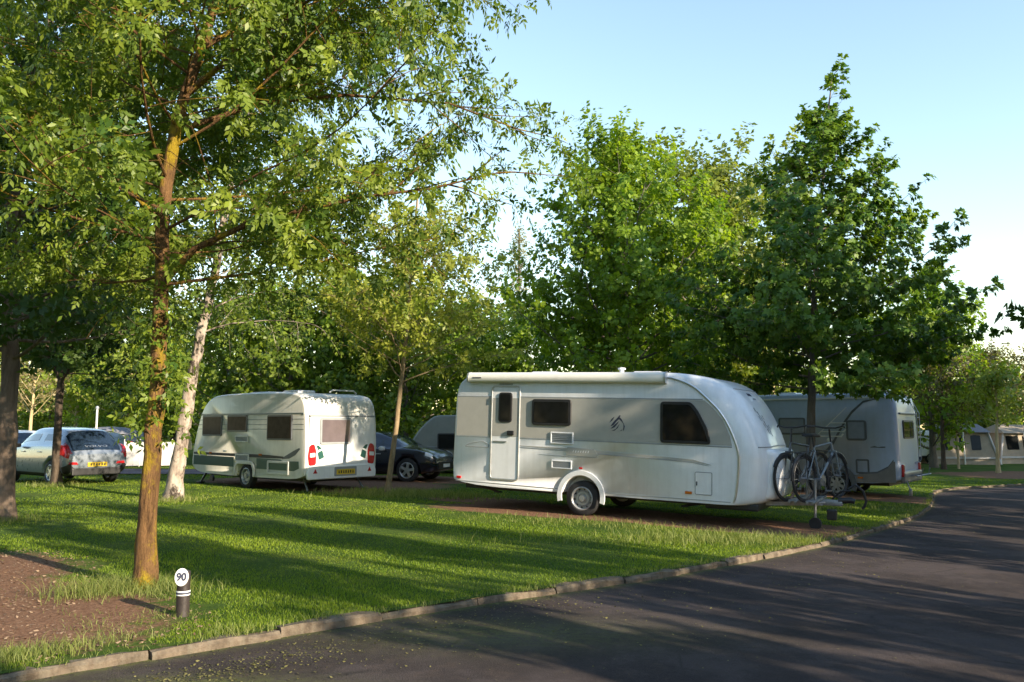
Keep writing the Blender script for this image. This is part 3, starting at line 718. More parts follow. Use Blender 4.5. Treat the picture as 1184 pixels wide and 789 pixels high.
for src, px, Y, yw, sc, lb in [(lt, 90, 52, 1.1, 1.1, 'light green tree behind the roof of the silver hatchback'),
                               (hedge, 108, 58, 3.2, 1.0, 'dark green tree behind the white post'),
                               (lt, 8, 56, 2.2, 1.1, 'light tree beyond the far left trunk'),
                               (tn, 222, 58, 2.0, 1.15, 'tan tree left of the cream caravan roof'),
                               (lt, 190, 60, 4.0, 1.2, 'tall light tree far behind the lichened trunk'),
                               (hedgeb, 128, 50, 4.4, .8, 'bright green tree behind the tailgate of the silver hatchback'), (hedge, 60, 60, .3, .9, 'dark green tree far behind the slim forked trunk'), (hedgeb, 178, 46, 2.9, .72, 'green bushy tree just left of the birch, behind the windbreak')]:
    copy_thing(src, pos(px, Y), yw, sc, lb, GL)
GR = 'trees beyond the motorhome'
rt = kind(35, 5.9, 2.4, M['leafbrown'], M['barkdark'], 28, 8, .14, nm='tree', lbl='small dark trunked tree on the grass right of the motorhome', loc=gl(19.7, 38.1), base=.3, sec=.5, tw=.32); rt['group'] = GR
yt = kind(36, 4.5, 1.5, M['leaflight'], M['barkpale'], 22, 10, .15, nm='young_tree', lbl='small bright green tree with thin pale stem at the far right', loc=gl(20.6, 35.4), base=.4, sec=.42, tw=.28); yt['group'] = GR
for src, px, Y, yw, sc, lb in [(hedgeb, 1075, 40, 2.1, 1.12, 'sunlit yellow green tree behind the right flank of the layered tree'),
                               (hedge, 1125, 58, .4, 1.0, 'green tree far behind the tents'), (rt, 1150, 52, 2.0, 1.2, 'olive brown tree behind the tent roof'),
                               (hedge, 1010, 48, .7, 1.1, 'green tree behind the motorhome roof'), (hedge, 905, 46, 3.9, 1.15, 'green tree behind the gap between caravan and motorhome'),
                               (rt, 1200, 46, 4.4, 1.05, 'olive tree at the right edge behind the road'), (hedgeb, 820, 47, 5.5, 1.1, 'green tree far behind the white caravan'), (hedge, 700, 48, 1.5, 1.0, 'green tree behind the round maple')]:
    copy_thing(src, pos(px, Y), yw, sc, lb, GR)
tn2 = copy_thing(tn, pos(893, 41), 1.0, (1.5, 1.5, 1.75), 'tan topped tree showing between the pale maple and the layered tree', GR)
# pale poplar far away
g = grow(37, [(0, 0, 0), (0, 0, 8), (.2, 0, 15), (.2, 0, 21)], .3, 3, 20.6, 60, prof([(2, 1.2), (8, 2.1), (15, 1.8), (21.5, .4)]), lambda f: .9+.3*f, up=.4, sec=.8, twig=.42, twlen=.6, seclen=.3)
build_tree('poplar_tree', 'distant pale narrow poplar seen against the sky left of the round maple', pos(598, 80), g, M['barkgrey'], M['leafpoplar'], 0, n=5, L=.22, wr=.7, spread=.2)
# roadside trees to the right: one reaches into the frame, the rest are unseen, added and scaled to throw the shade
GS = 'roadside trees right of the road'
sh = kind(41, 9.6, 3.5, M['leafdark'], M['bark0'], 38, 22, .21, nm='roadside_tree', lbl='tree right of the road whose branch tips enter the photo at the right edge', loc=gl(15.35, 18.8), base=.3, sec=.62, tw=.32); sh['group'] = GS
SHADE = [(9.7, -1.1, .4, (.34, .34, .9)), (11.9, .0, 2.0, (.3, .3, 1.05)), (12.9, 1.5, 4.4, (.26, .26, .95)), (15.6, 6.75, 2.9, (.68, .68, 1.5)), (19.2, 4.4, 5.2, (.6, .6, 1.7)), (13.8, 6.1, 1.1, (.42, .42, .8)), (18.9, 9.0, 1.3, (.8, .8, 1.08)), (21.0, 14.2, 2.2, 1.0), (7.2, -4.0, 4.1, (.3, .3, .8)), (36, 33, .7, 1.2)]
for x, y, yw, sc in SHADE: copy_thing(sh, gl(x, y), yw, sc, 'unseen tree added on the right to throw shade into the view', GS)
# far wood that closes the horizon
rng = np.random.default_rng(8); m = 26000
ang = rng.uniform(-.95, .95, m); D = rng.uniform(66, 84, m); hx = np.tan(ang)*D
Hh = 5.2+1.6*np.sin(hx*.21)+1.2*np.sin(hx*.57+1)+.8*np.sin(hx*1.3)
z = Hh*np.sqrt(rng.uniform(0, 1, m)); P = np.stack([hx, D+rng.normal(0, 1, m), z-.3], 1)
Nn = nrm(np.array([.0, -.5, .8])+rng.normal(0, .6, (m, 3))); A = nrm(rng.normal(0, 1, (m, 3))+np.array([0, 0, -.3]))
V, F = leaves(P, A, Nn, rng.uniform(.5, 1.0, m), .8, rng); tag(np_mesh('far_wood', V, F, M['leafhedge'], None, np.repeat(rng.uniform(0, .8, m), 4)), 'far green wood closing the view behind the campsite', 'wood', kind='stuff')

m = 52000  # unseen tree belt, added and raised to hold back low sky light
ang = rng.uniform(.95, 2*np.pi-.95, m); D = rng.uniform(40, 50, m); hx = np.sin(ang)*D; hy = np.cos(ang)*D
Hh = 12+1.3*np.sin(ang*9)+1.0*np.sin(ang*23+1)+.8*np.sin(ang*51); z = Hh*np.sqrt(rng.uniform(0, 1, m)); P = np.stack([hx, hy, z-.4], 1)
k = hy < ky(hx)+60; P = P[k]; m = len(P)
V, F = leaves(P, nrm(rng.normal(0, 1, (m, 3))), nrm(rng.normal(0, .6, (m, 3))+np.array([0, 0, .6])), rng.uniform(.6, 1.2, m), .8, rng); tag(np_mesh('far_wood', V, F, M['leafdark'], None, np.repeat(rng.uniform(0, .8, m), 4)), 'unseen belt of trees behind the camera, added to block low sky glow', 'wood', kind='stuff')

# ------------------------------------------------------------------ vehicles
def chaikin(P, it=2):
    P = [np.array(p, float) for p in P]
    for _ in range(it):
        Q = []
        for i in range(len(P)):
            a, b_ = P[i], P[(i+1) % len(P)]; Q += [a*.75+b_*.25, a*.25+b_*.75]
        P = Q
    return P
def loft_body(prof, w, nth=6, it=2):
    """closed side profile of (x, z, dx, dz, r): the outline at the middle, its shift at the side wall, and the radius of the rounded edge"""
    P = chaikin(prof, it); n = len(P); th = np.linspace(math.pi/2, 0, nth); cols = []
    for sgn in (-1, 1):
        for t in (th if sgn < 0 else th[::-1]):
            cols.append([(p[0]+p[2]*(1-math.cos(t)), sgn*(w/2-p[4]+p[4]*math.sin(t)), p[1]+p[3]*(1-math.cos(t))) for p in P])
    mb = MB(); V = [q for c in cols for q in c]
    F = [(i*n+j, i*n+(j+1) % n, (i+1)*n+(j+1) % n, (i+1)*n+j) for i in range(len(cols)-1) for j in range(n)]
    F += [tuple(range(n)), tuple((len(cols)-1)*n+j for j in range(n))]
    return mb.add(V, F, True), P
def surf_pt(P, w, z, y, lo=2.0):
    """point and outward normal on the front (x > lo) of a lofted body at height z and offset y"""
    best = None; n = len(P)
    for i in range(n):
        a, b_ = P[i], P[(i+1) % n]
        if a[0] < lo or b_[0] < lo: continue
        def at_(p):
            k = max(0, abs(y)-(w/2-p[4]))/p[4]; k = min(k, .999); c = 1-math.sqrt(1-k*k); return np.array([p[0]+p[2]*c, y, p[1]+p[3]*c])
        A, B = at_(a), at_(b_)
        if (A[2]-z)*(B[2]-z) <= 0 and abs(A[2]-B[2]) > 1e-6:
            q = A+(B-A)*(A[2]-z)/(A[2]-B[2])
            if best is None or q[0] > best[0]: best = q
    return best
def on_nose(mb, P, w, polys, off=.006):
    for pl in polys:
        V = [surf_pt(P, w, z, y)+np.array([off, 0, off*.5]) for y, z in pl]; n = len(V); V2 = [v-np.array([off*.8, 0, 0]) for v in V]
        mb.add(V+V2, [tuple(range(n)), tuple(range(n, 2*n))[::-1]]+[(i, (i+1) % n, n+(i+1) % n, n+i) for i in range(n)])
def wheel(root, o, r, wd, ax, style='steel', rimmat='rim'):
    """wheel part with tyre and rim as sub-parts; ax points outwards"""
    ax = Vector(ax); o = Vector(o); rr = r*.66
    hub = MB().lathe([(r*.5, -wd*.3), (r*.5, -wd*.1), (.01, -wd*.1)], o, ax, 20).build('wheel', M['black'], root)
    tp = [(rr, -wd*.5), (r*.9, -wd*.5), (r*.985, -wd*.38), (r, -wd*.2), (r, wd*.2), (r*.985, wd*.38), (r*.9, wd*.5), (rr+.012, wd*.52), (rr, wd*.46)]
    MB().lathe(tp, o, ax, 36, closed=True).build('tyre', M['rubber'], hub)
    rim = MB(); rim.lathe([(rr+.004, -wd*.45), (rr+.004, wd*.47), (rr-.012, wd*.5), (rr-.03, wd*.38), (rr-.035, -wd*.4)], o, ax, 32, closed=True)
    u = ax.orthogonal().normalized(); v = ax.cross(u)
    if style == 'steel':
        rim.lathe([(rr-.02, wd*.1), (rr*.72, wd*.12), (rr*.6, wd*.3), (rr*.42, wd*.3), (rr*.36, wd*.22), (.01, wd*.2)], o, ax, 28)
        rim.lathe([(.06, wd*.2), (.055, wd*.5), (.01, wd*.52)], o, ax, 16)
        R2 = rim.build('rim', M[rimmat], hub)
        for k in range(10):
            hl = MB()
            a = 2*math.pi*k/10; c = o+(u*math.cos(a)+v*math.sin(a))*rr*.82+ax*wd*.125; hl.lathe([(.022, 0), (.022, .004)], c, ax, 8).build('rim_hole', M['black'], hub)
    else:
        for k in range(style):
            a = 2*math.pi*k/style; d = u*math.cos(a)+v*math.sin(a); s_ = ax.cross(d)
            V = [];
            for rad_, hw in ((.04, .045), (rr*.55, .035), (rr-.01, .05)):
                for hh_ in (wd*.2, wd*.42):
                    V += [o+d*rad_+s_*hw+ax*hh_, o+d*rad_-s_*hw+ax*hh_]
            rim.add(V, [(0, 1, 5, 4), (4, 5, 9, 8), (2, 6, 7, 3), (6, 10, 11, 7), (0, 4, 6, 2), (4, 8, 10, 6), (1, 3, 7, 5), (5, 7, 11, 9), (0, 2, 3, 1), (8, 9, 11, 10)])
        rim.lathe([(.07, wd*.18), (.065, wd*.44), (.01, wd*.45)], o, ax, 16); rim.build('rim', M[rimmat], hub)
    return hub
def arch_ring(o, r0, r1, v_n, a0=0, a1=180, seg=20, th=.02, sq=1):
    po = [(r1*math.cos(R_(a0+(a1-a0)*k/seg)), r1*math.sin(R_(a0+(a1-a0)*k/seg))) for k in range(seg+1)]
    pi = [(r0*math.cos(R_(a0+(a1-a0)*k/seg)), r0*math.sin(R_(a0+(a1-a0)*k/seg))) for k in range(seg+1)]
    mb = MB(); mb.panel(po+pi[::-1], o, (1, 0, 0), (0, 0, 1), v_n, th, .004); return mb
def win(root, poly, o, u, v, n, frame=.03, name='window', glass='glass', framemat='black', r=.05, th=.02, pmat=None):
    f = rpoly(poly, r); fr = MB().panel(f, o, u, v, n, th, .006).build(name, M[framemat], root)
    MB().panel(inset2(f, frame), Vector(o)+Vector(n)*(th+.0005), u, v, n, .005, .003).build('pane', M[glass], fr)
    return fr
def strip(pts, h):
    """thin band polygon along a polyline of (x, z) with heights"""
    hs = h if hasattr(h, '__len__') else [h]*len(pts)
    return [(a, b+k/2) for (a, b), k in zip(pts, hs)]+[(a, b-k/2) for (a, b), k in list(zip(pts, hs))[::-1]]
X3, Z3 = (1, 0, 0), (0, 0, 1)
# ---- big white caravan
BZ = float(hz(1.785))-.01
c1 = thing('caravan', 'large white caravan with awning case and long grey side band, nose to the right', 'caravan', (1.785, 16.38, BZ), -.498, .029)
PB = [(-2.74, .42, .02, 0, .05), (-2.79, .72, .03, 0, .08), (-2.77, 1.4, .03, 0, .08), (-2.75, 2.2, .03, 0, .08), (-2.67, 2.47, .05, -.03, .08), (-2.4, 2.6, .02, -.06, .08),
      (-1, 2.63, 0, -.06, .08), (1.5, 2.65, 0, -.06, .08), (2.15, 2.6, -.1, -.16, .24), (2.64, 2.46, -.28, -.29, .42), (2.93, 2.2, -.34, -.26, .5), (3.15, 1.82, -.38, -.2, .52),
      (3.32, 1.42, -.44, -.12, .56), (3.37, 1.1, -.48, 0, .56), (3.36, .7, -.5, 0, .56), (3.3, .41, -.5, 0, .56), (2.6, .40, 0, 0, .06), (0, .41, 0, 0, .05)]
body, PBf = loft_body(PB, 2.3)
body.build('body', M['white'], c1, cut=[cyl((.02, -1.15, .34), (0, 1, 0), .395, .55), cyl((.02, 1.15, .34), (0, 1, 0), .395, .55)])
o, n = (0, -1.15, 0), (0, -1, 0)
MB().panel([(-2.715, 1.39), (2.77, 1.39), (2.74, 1.55), (2.62, 1.82), (2.45, 2.02), (2.3, 2.15), (-2.705, 2.15)], o, X3, Z3, n, .004, .001).build('side_band', M['band'], c1)
for pl, mt in ((strip([(-2.71, 2.165), (2.27, 2.165)], .02), 'trimgrey'), (strip([(-2.71, 1.378), (0, 1.378), (2.77, 1.37)], [.012, .02, .022]), 'trimgrey'),
               (strip([(-1.27, 1.235), (-.3, 1.21), (.33, 1.185), (1.2, 1.15), (2.1, 1.115), (2.42, 1.05)], [.01, .035, .05, .05, .035, .004]), 'band'),
               (strip([(-1.27, 1.205), (-.3, 1.18), (.33, 1.15), (1.2, 1.12), (2.1, 1.085), (2.38, 1.035)], [.012, .014, .02, .018, .014, .004]), 'trimgrey'),
               (strip([(-.85, 1.09), (-.3, 1.075), (.35, 1.08)], [.004, .014, .01]), 'trimgrey'), (strip([(-1.9, 1.225), (-1.3, 1.21)], [.02, .03]), 'band'),
               (strip([(-2.7, .5), (-.35, .47)], .012), 'trimgrey'), (strip([(.42, .455), (2.75, .45)], .012), 'trimgrey')):
    MB().panel(pl, (0, -1.1505, 0), X3, Z3, n, .006 if mt == 'trimgrey' else .005, .001).build('stripe', M[mt], c1)
lp = rpoly([(-2.52, 1.17), (-1.95, 1.17), (-1.95, 1.235), (-2.1, 1.30), (-2.42, 1.24)], .06, 5)
MB().ring(lp, inset2(lp, .016), o, X3, Z3, n, .006).build('stripe', M['trimgrey'], c1)
pq = MB().panel(rpoly([(-.3, 1.10), (.28, 1.085), (.36, 1.11), (.27, 1.225), (-.27, 1.25)], .015, 2), (0, -1.1555, 0), X3, Z3, n, .006, .002).build('name_plaque', M['band'], c1)
tm = MB(); rr_ = random.Random(2); xq = -.16
for k in range(7): tm.panel([(xq, 1.155), (xq+.016, 1.155), (xq+.026, 1.19+rr_.uniform(0, .012)), (xq+.012, 1.19)], (0, -1.1615, 0), X3, Z3, n, .003, .0005); xq += .05
tm.build('plaque_lettering', M['white'], pq)
# emblem: swallow in a ring of strokes
em = MB()
for pl in ([(.58, 1.66), (.64, 1.74), (.72, 1.82), (.735, 1.84), (.75, 1.86), (.78, 1.85), (.755, 1.83), (.80, 1.78), (.84, 1.69), (.80, 1.74), (.745, 1.79), (.70, 1.75), (.64, 1.68)],
           [(.58, 1.61), (.64, 1.67), (.71, 1.73), (.745, 1.755), (.72, 1.71), (.66, 1.64)], [(.60, 1.575), (.68, 1.61), (.76, 1.71), (.72, 1.63), (.66, 1.58)],
           [(.83, 1.72), (.855, 1.66), (.84, 1.6), (.82, 1.575), (.83, 1.65)], [(.56, 1.72), (.60, 1.79), (.66, 1.835), (.62, 1.77)], [(.72, 1.565), (.79, 1.58), (.81, 1.61), (.76, 1.575)]):
    em.panel(pl, (0, -1.1545, 0), X3, Z3, n, .003, .0005)
em.build('emblem', M['ink'], c1)
# door
dp = rrect(-1.92, -1.28, .56, 2.38, .09); dr = MB().panel(inset2(dp, .03), (0, -1.1455, 0), X3, Z3, n, .012, .004).build('door', M['white'], c1)
MB().panel([(-1.885, 1.40), (-1.315, 1.40), (-1.315, 2.14), (-1.885, 2.14)], (0, -1.1575, 0), X3, Z3, n, .003, .001).build('door_band', M['band'], dr)
MB().ring(dp, inset2(dp, .028), (0, -1.149, 0), X3, Z3, n, .02).build('door_frame', M['silver'], dr)
win(c1, [(-1.75, 1.67), (-1.45, 1.67), (-1.45, 2.25), (-1.75, 2.25)], (0, -1.157, 0), X3, Z3, n, .035, 'door_window', r=.07)
MB().box((-1.47, -1.178, 1.47), (.14, .035, .09), .015).build('handle', M['black'], dr)
MB().box((-1.70, -1.17, 1.30), (.3, .012, .025), .005).build('grab_strip', M['silver'], dr)
for zz in (.8, 2.1): MB().box((-1.905, -1.172, zz), (.025, .02, .12), .006).build('hinge', M['silver'], dr)
win(c1, [(-1.02, 1.64), (-.2, 1.64), (-.2, 2.13), (-1.02, 2.13)], (0, -1.153, 0), X3, Z3, n, .05, r=.07, th=.03)
win(c1, [(1.52, 1.4), (2.42, 1.4), (2.36, 1.66), (2.2, 1.96), (2.07, 2.12), (1.52, 2.12)], (0, -1.153, 0), X3, Z3, n, .05, r=.07, th=.03)
for x0, x1, z0, z1 in ((-.62, -.15, 1.3, 1.52), (-.59, -.17, .84, 1.0)):
    gp = rrect(x0, x1, z0, z1, .015, 2); gr = MB().ring(gp, inset2(gp, .025), (0, -1.152, 0), X3, Z3, n, .022).build('vent_grille', M['white'], c1)
    sl = MB(); sl.panel(inset2(gp, .024), (0, -1.151, 0), X3, Z3, n, .004, .001)
    for k in range(5): zz = z0+.045+(z1-z0-.09)*k/4; sl.box(((x0+x1)/2, -1.16, zz), (x1-x0-.06, .012, .012), .003, None)
    sl.build('slats', M['trimgrey'], gr)
arch_ring((.02, -1.148, .36), .385, .475, n, -14, 194, 24, .028).build('wheel_arch', M['white'], c1)
for sy in (-1, 1): wheel(c1, (.02, sy*1.02, .322), .322, .19, (0, sy, 0))
fp = rrect(2.14, 2.44, .54, .93, .03, 3); fl = MB().panel(inset2(fp, .012), o, X3, Z3, n, .01, .003).build('service_flap', M['white'], c1)
MB().ring(fp, inset2(fp, .014), (0, -1.149, 0), X3, Z3, n, .014).build('flap_frame', M['trimgrey'], fl); MB().box((2.175, -1.163, .73), (.02, .008, .07), .003).build('flap_lock', M['black'], fl)
MB().box((2.03, -1.16, .565), (.12, .025, .045), .008).build('marker_light', M['orange'], c1)
MB().box((.02, -1.185, .875), (.07, .012, .035), .005).build('marker_light', M['red'], c1)
MB().box((-2.62, -1.16, .565), (.1, .03, .05), .01).build('marker_light', M['red'], c1)
# awning case
aw = MB(); ap = rpoly([(-1.135, 2.44), (-1.26, 2.45), (-1.28, 2.53), (-1.25, 2.615), (-1.14, 2.645)], .03, 3); k = len(ap)
aw.add([(-2.41, a, b_) for a, b_ in ap]+[(1.62, a, b_) for a, b_ in ap], [tuple(range(k)), tuple(range(k, 2*k))]+[(i, (i+1) % k, k+(i+1) % k, k+i) for i in range(k)], True)
aw = aw.build('awning_case', M['awning'], c1, sharp=50)
ap2 = inset2(ap, -.008)
for xa in (-2.43, 1.60): MB().add([(xa, a, b_) for a, b_ in ap2]+[(xa+.035, a, b_) for a, b_ in ap2], [tuple(range(k)), tuple(range(k, 2*k))]+[(i, (i+1) % k, k+(i+1) % k, k+i) for i in range(k)]).build('end_cap', M['silver'], aw)
MB().box((-2.2, -1.276, 2.53), (.2, .01, .022), .004).build('maker_mark', M['ink'], aw)
MB().box((-1.6, -1.16, 2.41), (.3, .02, .02), .004).build('rain_strip', M['trimgrey'], c1)
MB().lathe([(.045, 2.6), (.045, 2.72), (.075, 2.72), (.075, 2.75), (.02, 2.765)], (.55, -.55, 0), Z3, 14).build('flue_cap', M['white'], c1)
for xx in (-1.3, .9): MB().box((xx, .1, 2.67), (.55, .5, .09), .03).build('roof_hatch', M['mhwhite'], c1)
# silver moulding along the front edge of the side wall
mp = [];
for p in PBf:
    if p[0] > 1.3 and p[1] > .43: mp.append((p[0]+p[2], -1.152, p[1]+p[3]))
mp.sort(key=lambda q: -q[2]-.0*q[0]); mp = [q for q in mp if not (q[0] < 2.0 and q[2] < .9)]
MB().tube(mp, .022, 6).build('edge_moulding', M['silver'], c1)
# nose: gas locker lid, seams, birds and lettering
lid = [(3.33, 1.36, -.16, 0, .34), (3.45, 1.33, -.2, -.02, .36), (3.5, 1.2, -.22, -.05, .38), (3.5, .75, -.22, 0, .38), (3.44, .52, -.2, .05, .38), (3.3, .47, -.1, .05, .34), (3.0, .6, 0, 0, .3), (3.0, 1.25, 0, 0, .3)]
lm, _ = loft_body(lid, 1.72); lo_ = lm.build('gas_locker_lid', M['white'], c1)
MB().box((3.515, -.1, .92), (.02, .03, .12), .006).build('lid_handle', M['black'], lo_)
sm_ = MB(); pts = [tuple(surf_pt(PBf, 2.3, 1.40-.02*abs(y), y)+np.array([.004, 0, 0])) for y in np.linspace(-1.0, 1.0, 21)]; sm_.tube(pts, .011, 5).build('nose_seam', M['trimgrey'], c1)
sm_ = MB(); pts = [tuple(surf_pt(PBf, 2.3, 2.36, y)+np.array([.002, 0, .004])) for y in np.linspace(-.85, .85, 17)]; sm_.tube(pts, .006, 5).build('nose_seam', M['trimgrey'], c1)
bd = MB(); rb = random.Random(7)
for by_, bz_, s in ((-.66, 2.0, 1), (-.56, 1.93, 1.1), (-.62, 1.86, .9), (-.48, 1.84, 1.1), (-.42, 1.76, 1.1), (-.54, 1.74, .9), (-.34, 1.69, 1.0), (-.43, 1.64, 1.1), (-.28, 1.6, 1.0), (-.36, 1.88, .8), (-.24, 1.72, .8)):
    a = .045*s
    on_nose(bd, PBf, 2.3, [[(by_-a, bz_+a*.9), (by_-a*.2, bz_+a*.15), (by_+a*.1, bz_+a*1.1), (by_+a*.25, bz_), (by_+a, bz_-a), (by_, bz_-a*.3), (by_-a*.8, bz_-a*.2), (by_-a*.3, bz_+a*.05)]])
bd.build('swallow_motif', M['trimgrey'], c1)
lt_ = MB(); yq = -.36
for k in range(5): on_nose(lt_, PBf, 2.3, [[(yq, 2.255), (yq+.035, 2.255), (yq+.035, 2.3), (yq, 2.3)]]); yq += .06
on_nose(lt_, PBf, 2.3, [[(-.16, 2.2), (.02, 2.2), (.02, 2.215), (-.16, 2.215)]])
lt_.build('nose_lettering', M['ink'], c1)
# chassis, drawbar, jockey wheel
ch = MB(); ch.box((-.1, 0, .38), (5.2, 1.5, .1)); ch.box((.02, 0, .33), (.1, 1.9, .1), .02); ch.box((2.72, 0, .37), (.9, 2.0, .12), .03)
ch.build('chassis', M['black'], c1)
db = MB()
for sy in (-1, 1): db.tube([(2.4, sy*.62, .37), (4.05, sy*.07, .44)], .045, 4)
db.box((4.2, 0, .46), (.34, .1, .1), .02); db.build('drawbar', M['steel'], c1)
MB().tube([(4.3, 0, .5), (4.5, 0, .52), (4.56, 0, .5)], [.055, .05, .045], 10).tube([(4.2, 0, .52), (4.34, 0, .66), (4.5, 0, .68)], .016, 6).build('coupling', M['black'], c1)
MB().tube([(4.45, .06, .7), (4.56, .08, .78), (4.68, .09, .68), (4.73, .09, .52), (4.7, .09, .42), (4.66, .08, .38)], .022, 6).build('stabiliser_handle', M['black'], c1)
MB().tube([(3.95, -.18, .15), (3.95, -.18, .85)], .024, 8).tube([(3.95, -.18, .85), (4.07, -.2, .87)], .012, 6).box((3.95, -.12, .44), (.09, .14, .07), .01).build('jockey_post', M['steel'], c1)
jw = MB().lathe([(.06, -.03), (.1, -.035), (.105, 0), (.1, .035), (.06, .03)], (3.95, -.18, .105), (0, 1, 0), 18).build('jockey_wheel', M['rubber'], c1)
MB().box((4.2, -.05, .26), (.16, .1, .18), .02).build('cable_box', M['black'], c1)
for xx, sy in ((-2.4, -.75), (2.3, -.75), (-2.4, .75), (2.3, .75)):
    MB().tube([(xx, sy, .38), (xx+(.45 if xx < 0 else -.45), sy, .3)], .022, 6).box((xx+(.45 if xx < 0 else -.45), sy, .29), (.12, .1, .03), .005).build('corner_steady', M['black'], c1)
rk_ = MB()
for xx in (3.62, 3.9):
    rk_.tube([(xx, -.72, .49), (xx, .75, .49)], .022, 6); rk_.tube([(xx+.09, -.72, .49), (xx+.09, .75, .49)], .022, 6)
    for yy in (-.5, .5): rk_.box((xx+.045, yy, .505), (.16, .3, .02), .006)
for yy in (-.3, .35): rk_.box((3.75, yy, .475), (.75, .06, .03), .01)
rk_.tube([(3.78, .05, .45), (3.78, .05, 1.2), (3.78, .3, 1.2)], .013, 6)
rk_.build('bicycle_rack', M['steel'], c1)
Mc1 = Matrix.Translation(Vector((1.785, 16.38, BZ))) @ Matrix.Rotation(-.498, 4, 'Z') @ Matrix.Rotation(.029, 4, 'Y')
# ---- bicycles carried on the drawbar rack
def bicycle(lab, lx, ly, yaw, fmat, tilt=0):
    p = Mc1 @ Vector((lx, ly, .495)); b_ = thing('bicycle', lab, 'bicycle', p, -.498+yaw, 0, 'bicycles on the caravan rack'); b_.rotation_euler = (tilt, 0, -.498+yaw); b_.scale = (1.1, 1.1, 1.1)
    r = .345
    for xx in (-.54, .54):
        wr_ = MB(); wr_.tube([(xx+r*math.cos(a), 0, r+r*math.sin(a)) for a in np.linspace(0, 2*math.pi, 33)[:-1]], .019, 6, closed=True); w_ = wr_.build('wheel', M['rubber'], b_)
        MB().tube([(xx+(r-.03)*math.cos(a), 0, r+(r-.03)*math.sin(a)) for a in np.linspace(0, 2*math.pi, 33)[:-1]], .011, 5, closed=True).build('rim', M['black'], w_)
        sp = MB()
        for k in range(18):
            a = 2*math.pi*k/18; sp.tube([(xx, .025*(-1)**k, r), (xx+(r-.03)*math.cos(a), 0, r+(r-.03)*math.sin(a))], .0022, 3)
        sp.tube([(xx, -.05, r), (xx, .05, r)], .02, 8); sp.build('spokes', M['steel'], w_)
        a0, a1 = ((.15, 2.6) if xx < 0 else (.5, 2.5)); MB().tube([(xx+(r+.03)*math.cos(a), 0, r+(r+.03)*math.sin(a)) for a in np.linspace(a0, a1+.6, 14)], .022, 5).build('mudguard', M['black'], b_)
    fr = MB()
    bb, st, ht, hb, ra = (-.06, 0, .3), (-.21, 0, .82), (.36, 0, .88), (.41, 0, .72), (-.54, 0, r)
    for A, B_, q in ((bb, st, .016), (st, ht, .017), (hb, bb, .02), (ht, hb, .021)): fr.tube([A, B_], q, 8)
    for sy in (-1, 1): fr.tube([(bb[0], sy*.03, bb[2]), (ra[0], sy*.06, ra[2])], .01, 6); fr.tube([(st[0], sy*.02, st[2]-.05), (ra[0], sy*.06, ra[2])], .009, 6)
    fr.build('frame', M[fmat], b_)
    fk = MB()
    for sy in (-1, 1): fk.tube([(.41, sy*.05, .74), (.46, sy*.05, .55), (.54, sy*.055, r)], .013, 6)
    fk.box((.41, 0, .74), (.05, .13, .03), .01); fk.build('fork', M[fmat], b_)
    MB().tube([(.35, 0, .88), (.32, 0, 1.1)], .015, 6).tube([(.2, -.31, 1.13), (.3, -.24, 1.15), (.34, -.1, 1.12), (.34, .1, 1.12), (.3, .24, 1.15), (.2, .31, 1.13)], .014, 7).build('handlebar', M['black'], b_)
    MB().tube([(-.21, 0, .82), (-.245, 0, .98)], .014, 6).box((-.24, 0, 1.0), (.27, .14, .05), .024, None, True).build('saddle', M['black'], b_)
    MB().lathe([(.09, -.01), (.095, 0), (.09, .01), (.03, .012)], (-.06, -.05, .3), (0, -1, 0), 18).tube([(-.06, -.075, .3), (-.02, -.08, .14)], .01, 5).tube([(-.06, .075, .3), (-.1, .08, .46)], .01, 5).box((-.02, -.12, .14), (.09, .08, .02), .005).box((-.1, .12, .46), (.09, .08, .02), .005).build('crank', M['steel'], b_)
    MB().tube([(-.72, -.06, .74), (-.3, -.06, .76)], .008, 5).tube([(-.72, .06, .74), (-.3, .06, .76)], .008, 5).tube([(-.72, -.06, .74), (-.72, .06, .74)], .008, 5).tube([(-.6, -.07, .74), (-.54, -.06, .36)], .007, 5).tube([(-.6, .07, .74), (-.54, .06, .36)], .007, 5).build('luggage_carrier', M['black'], b_)
    return b_
bicycle('dark bicycle on the rack with its front wheel and handlebar nearest the caravan nose', 3.73, .06, -math.pi/2-.33, 'bikegrey')
bicycle('second bicycle with pale frame, standing behind the first on the rack and facing away', 4.02, .12, math.pi/2-.33, 'bikeblue')

# ---- cream caravan
c2 = thing('caravan', 'older cream caravan with green band, its sunlit rear turned to the camera', 'caravan', (-6.29, 22.745, -.02), 2.427)
PL = [(-2.62, .34, .03, 0, .09), (-2.68, .6, .04, 0, .12), (-2.68, 1.2, .03, 0, .12), (-2.64, 1.9, .03, 0, .13), (-2.54, 2.28, .05, -.03, .14), (-2.26, 2.46, .03, -.06, .14), (-1, 2.5, 0, -.05, .09), (1.2, 2.5, 0, -.05, .09),
      (1.85, 2.44, -.04, -.06, .12), (2.3, 2.12, -.06, -.04, .14), (2.58, 1.5, -.07, 0, .14), (2.76, .95, -.06, 0, .14), (2.8, .36, -.05, 0, .1), (1, .32, 0, 0, .05), (-1, .32, 0, 0, .05)]
bm_, PLf = loft_body(PL, 2.2)
bm_.build('body', M['oldwhite'], c2, cut=[cyl((0, sy*1.1, .34), (0, 1, 0), .4, .5) for sy in (-1, 1)])
o, n = (0, 1.1, 0), (0, 1, 0)
def side_c2(pl, mt, nm='stripe', th=.005, off=0): return MB().panel(pl, (0, 1.1+off, 0), X3, Z3, n, th, .001).build(nm, M[mt], c2)
side_c2(strip([(-2.58, 1.935), (2.30, 1.95)], .045), 'trimgrey', 'awning_rail', .018)
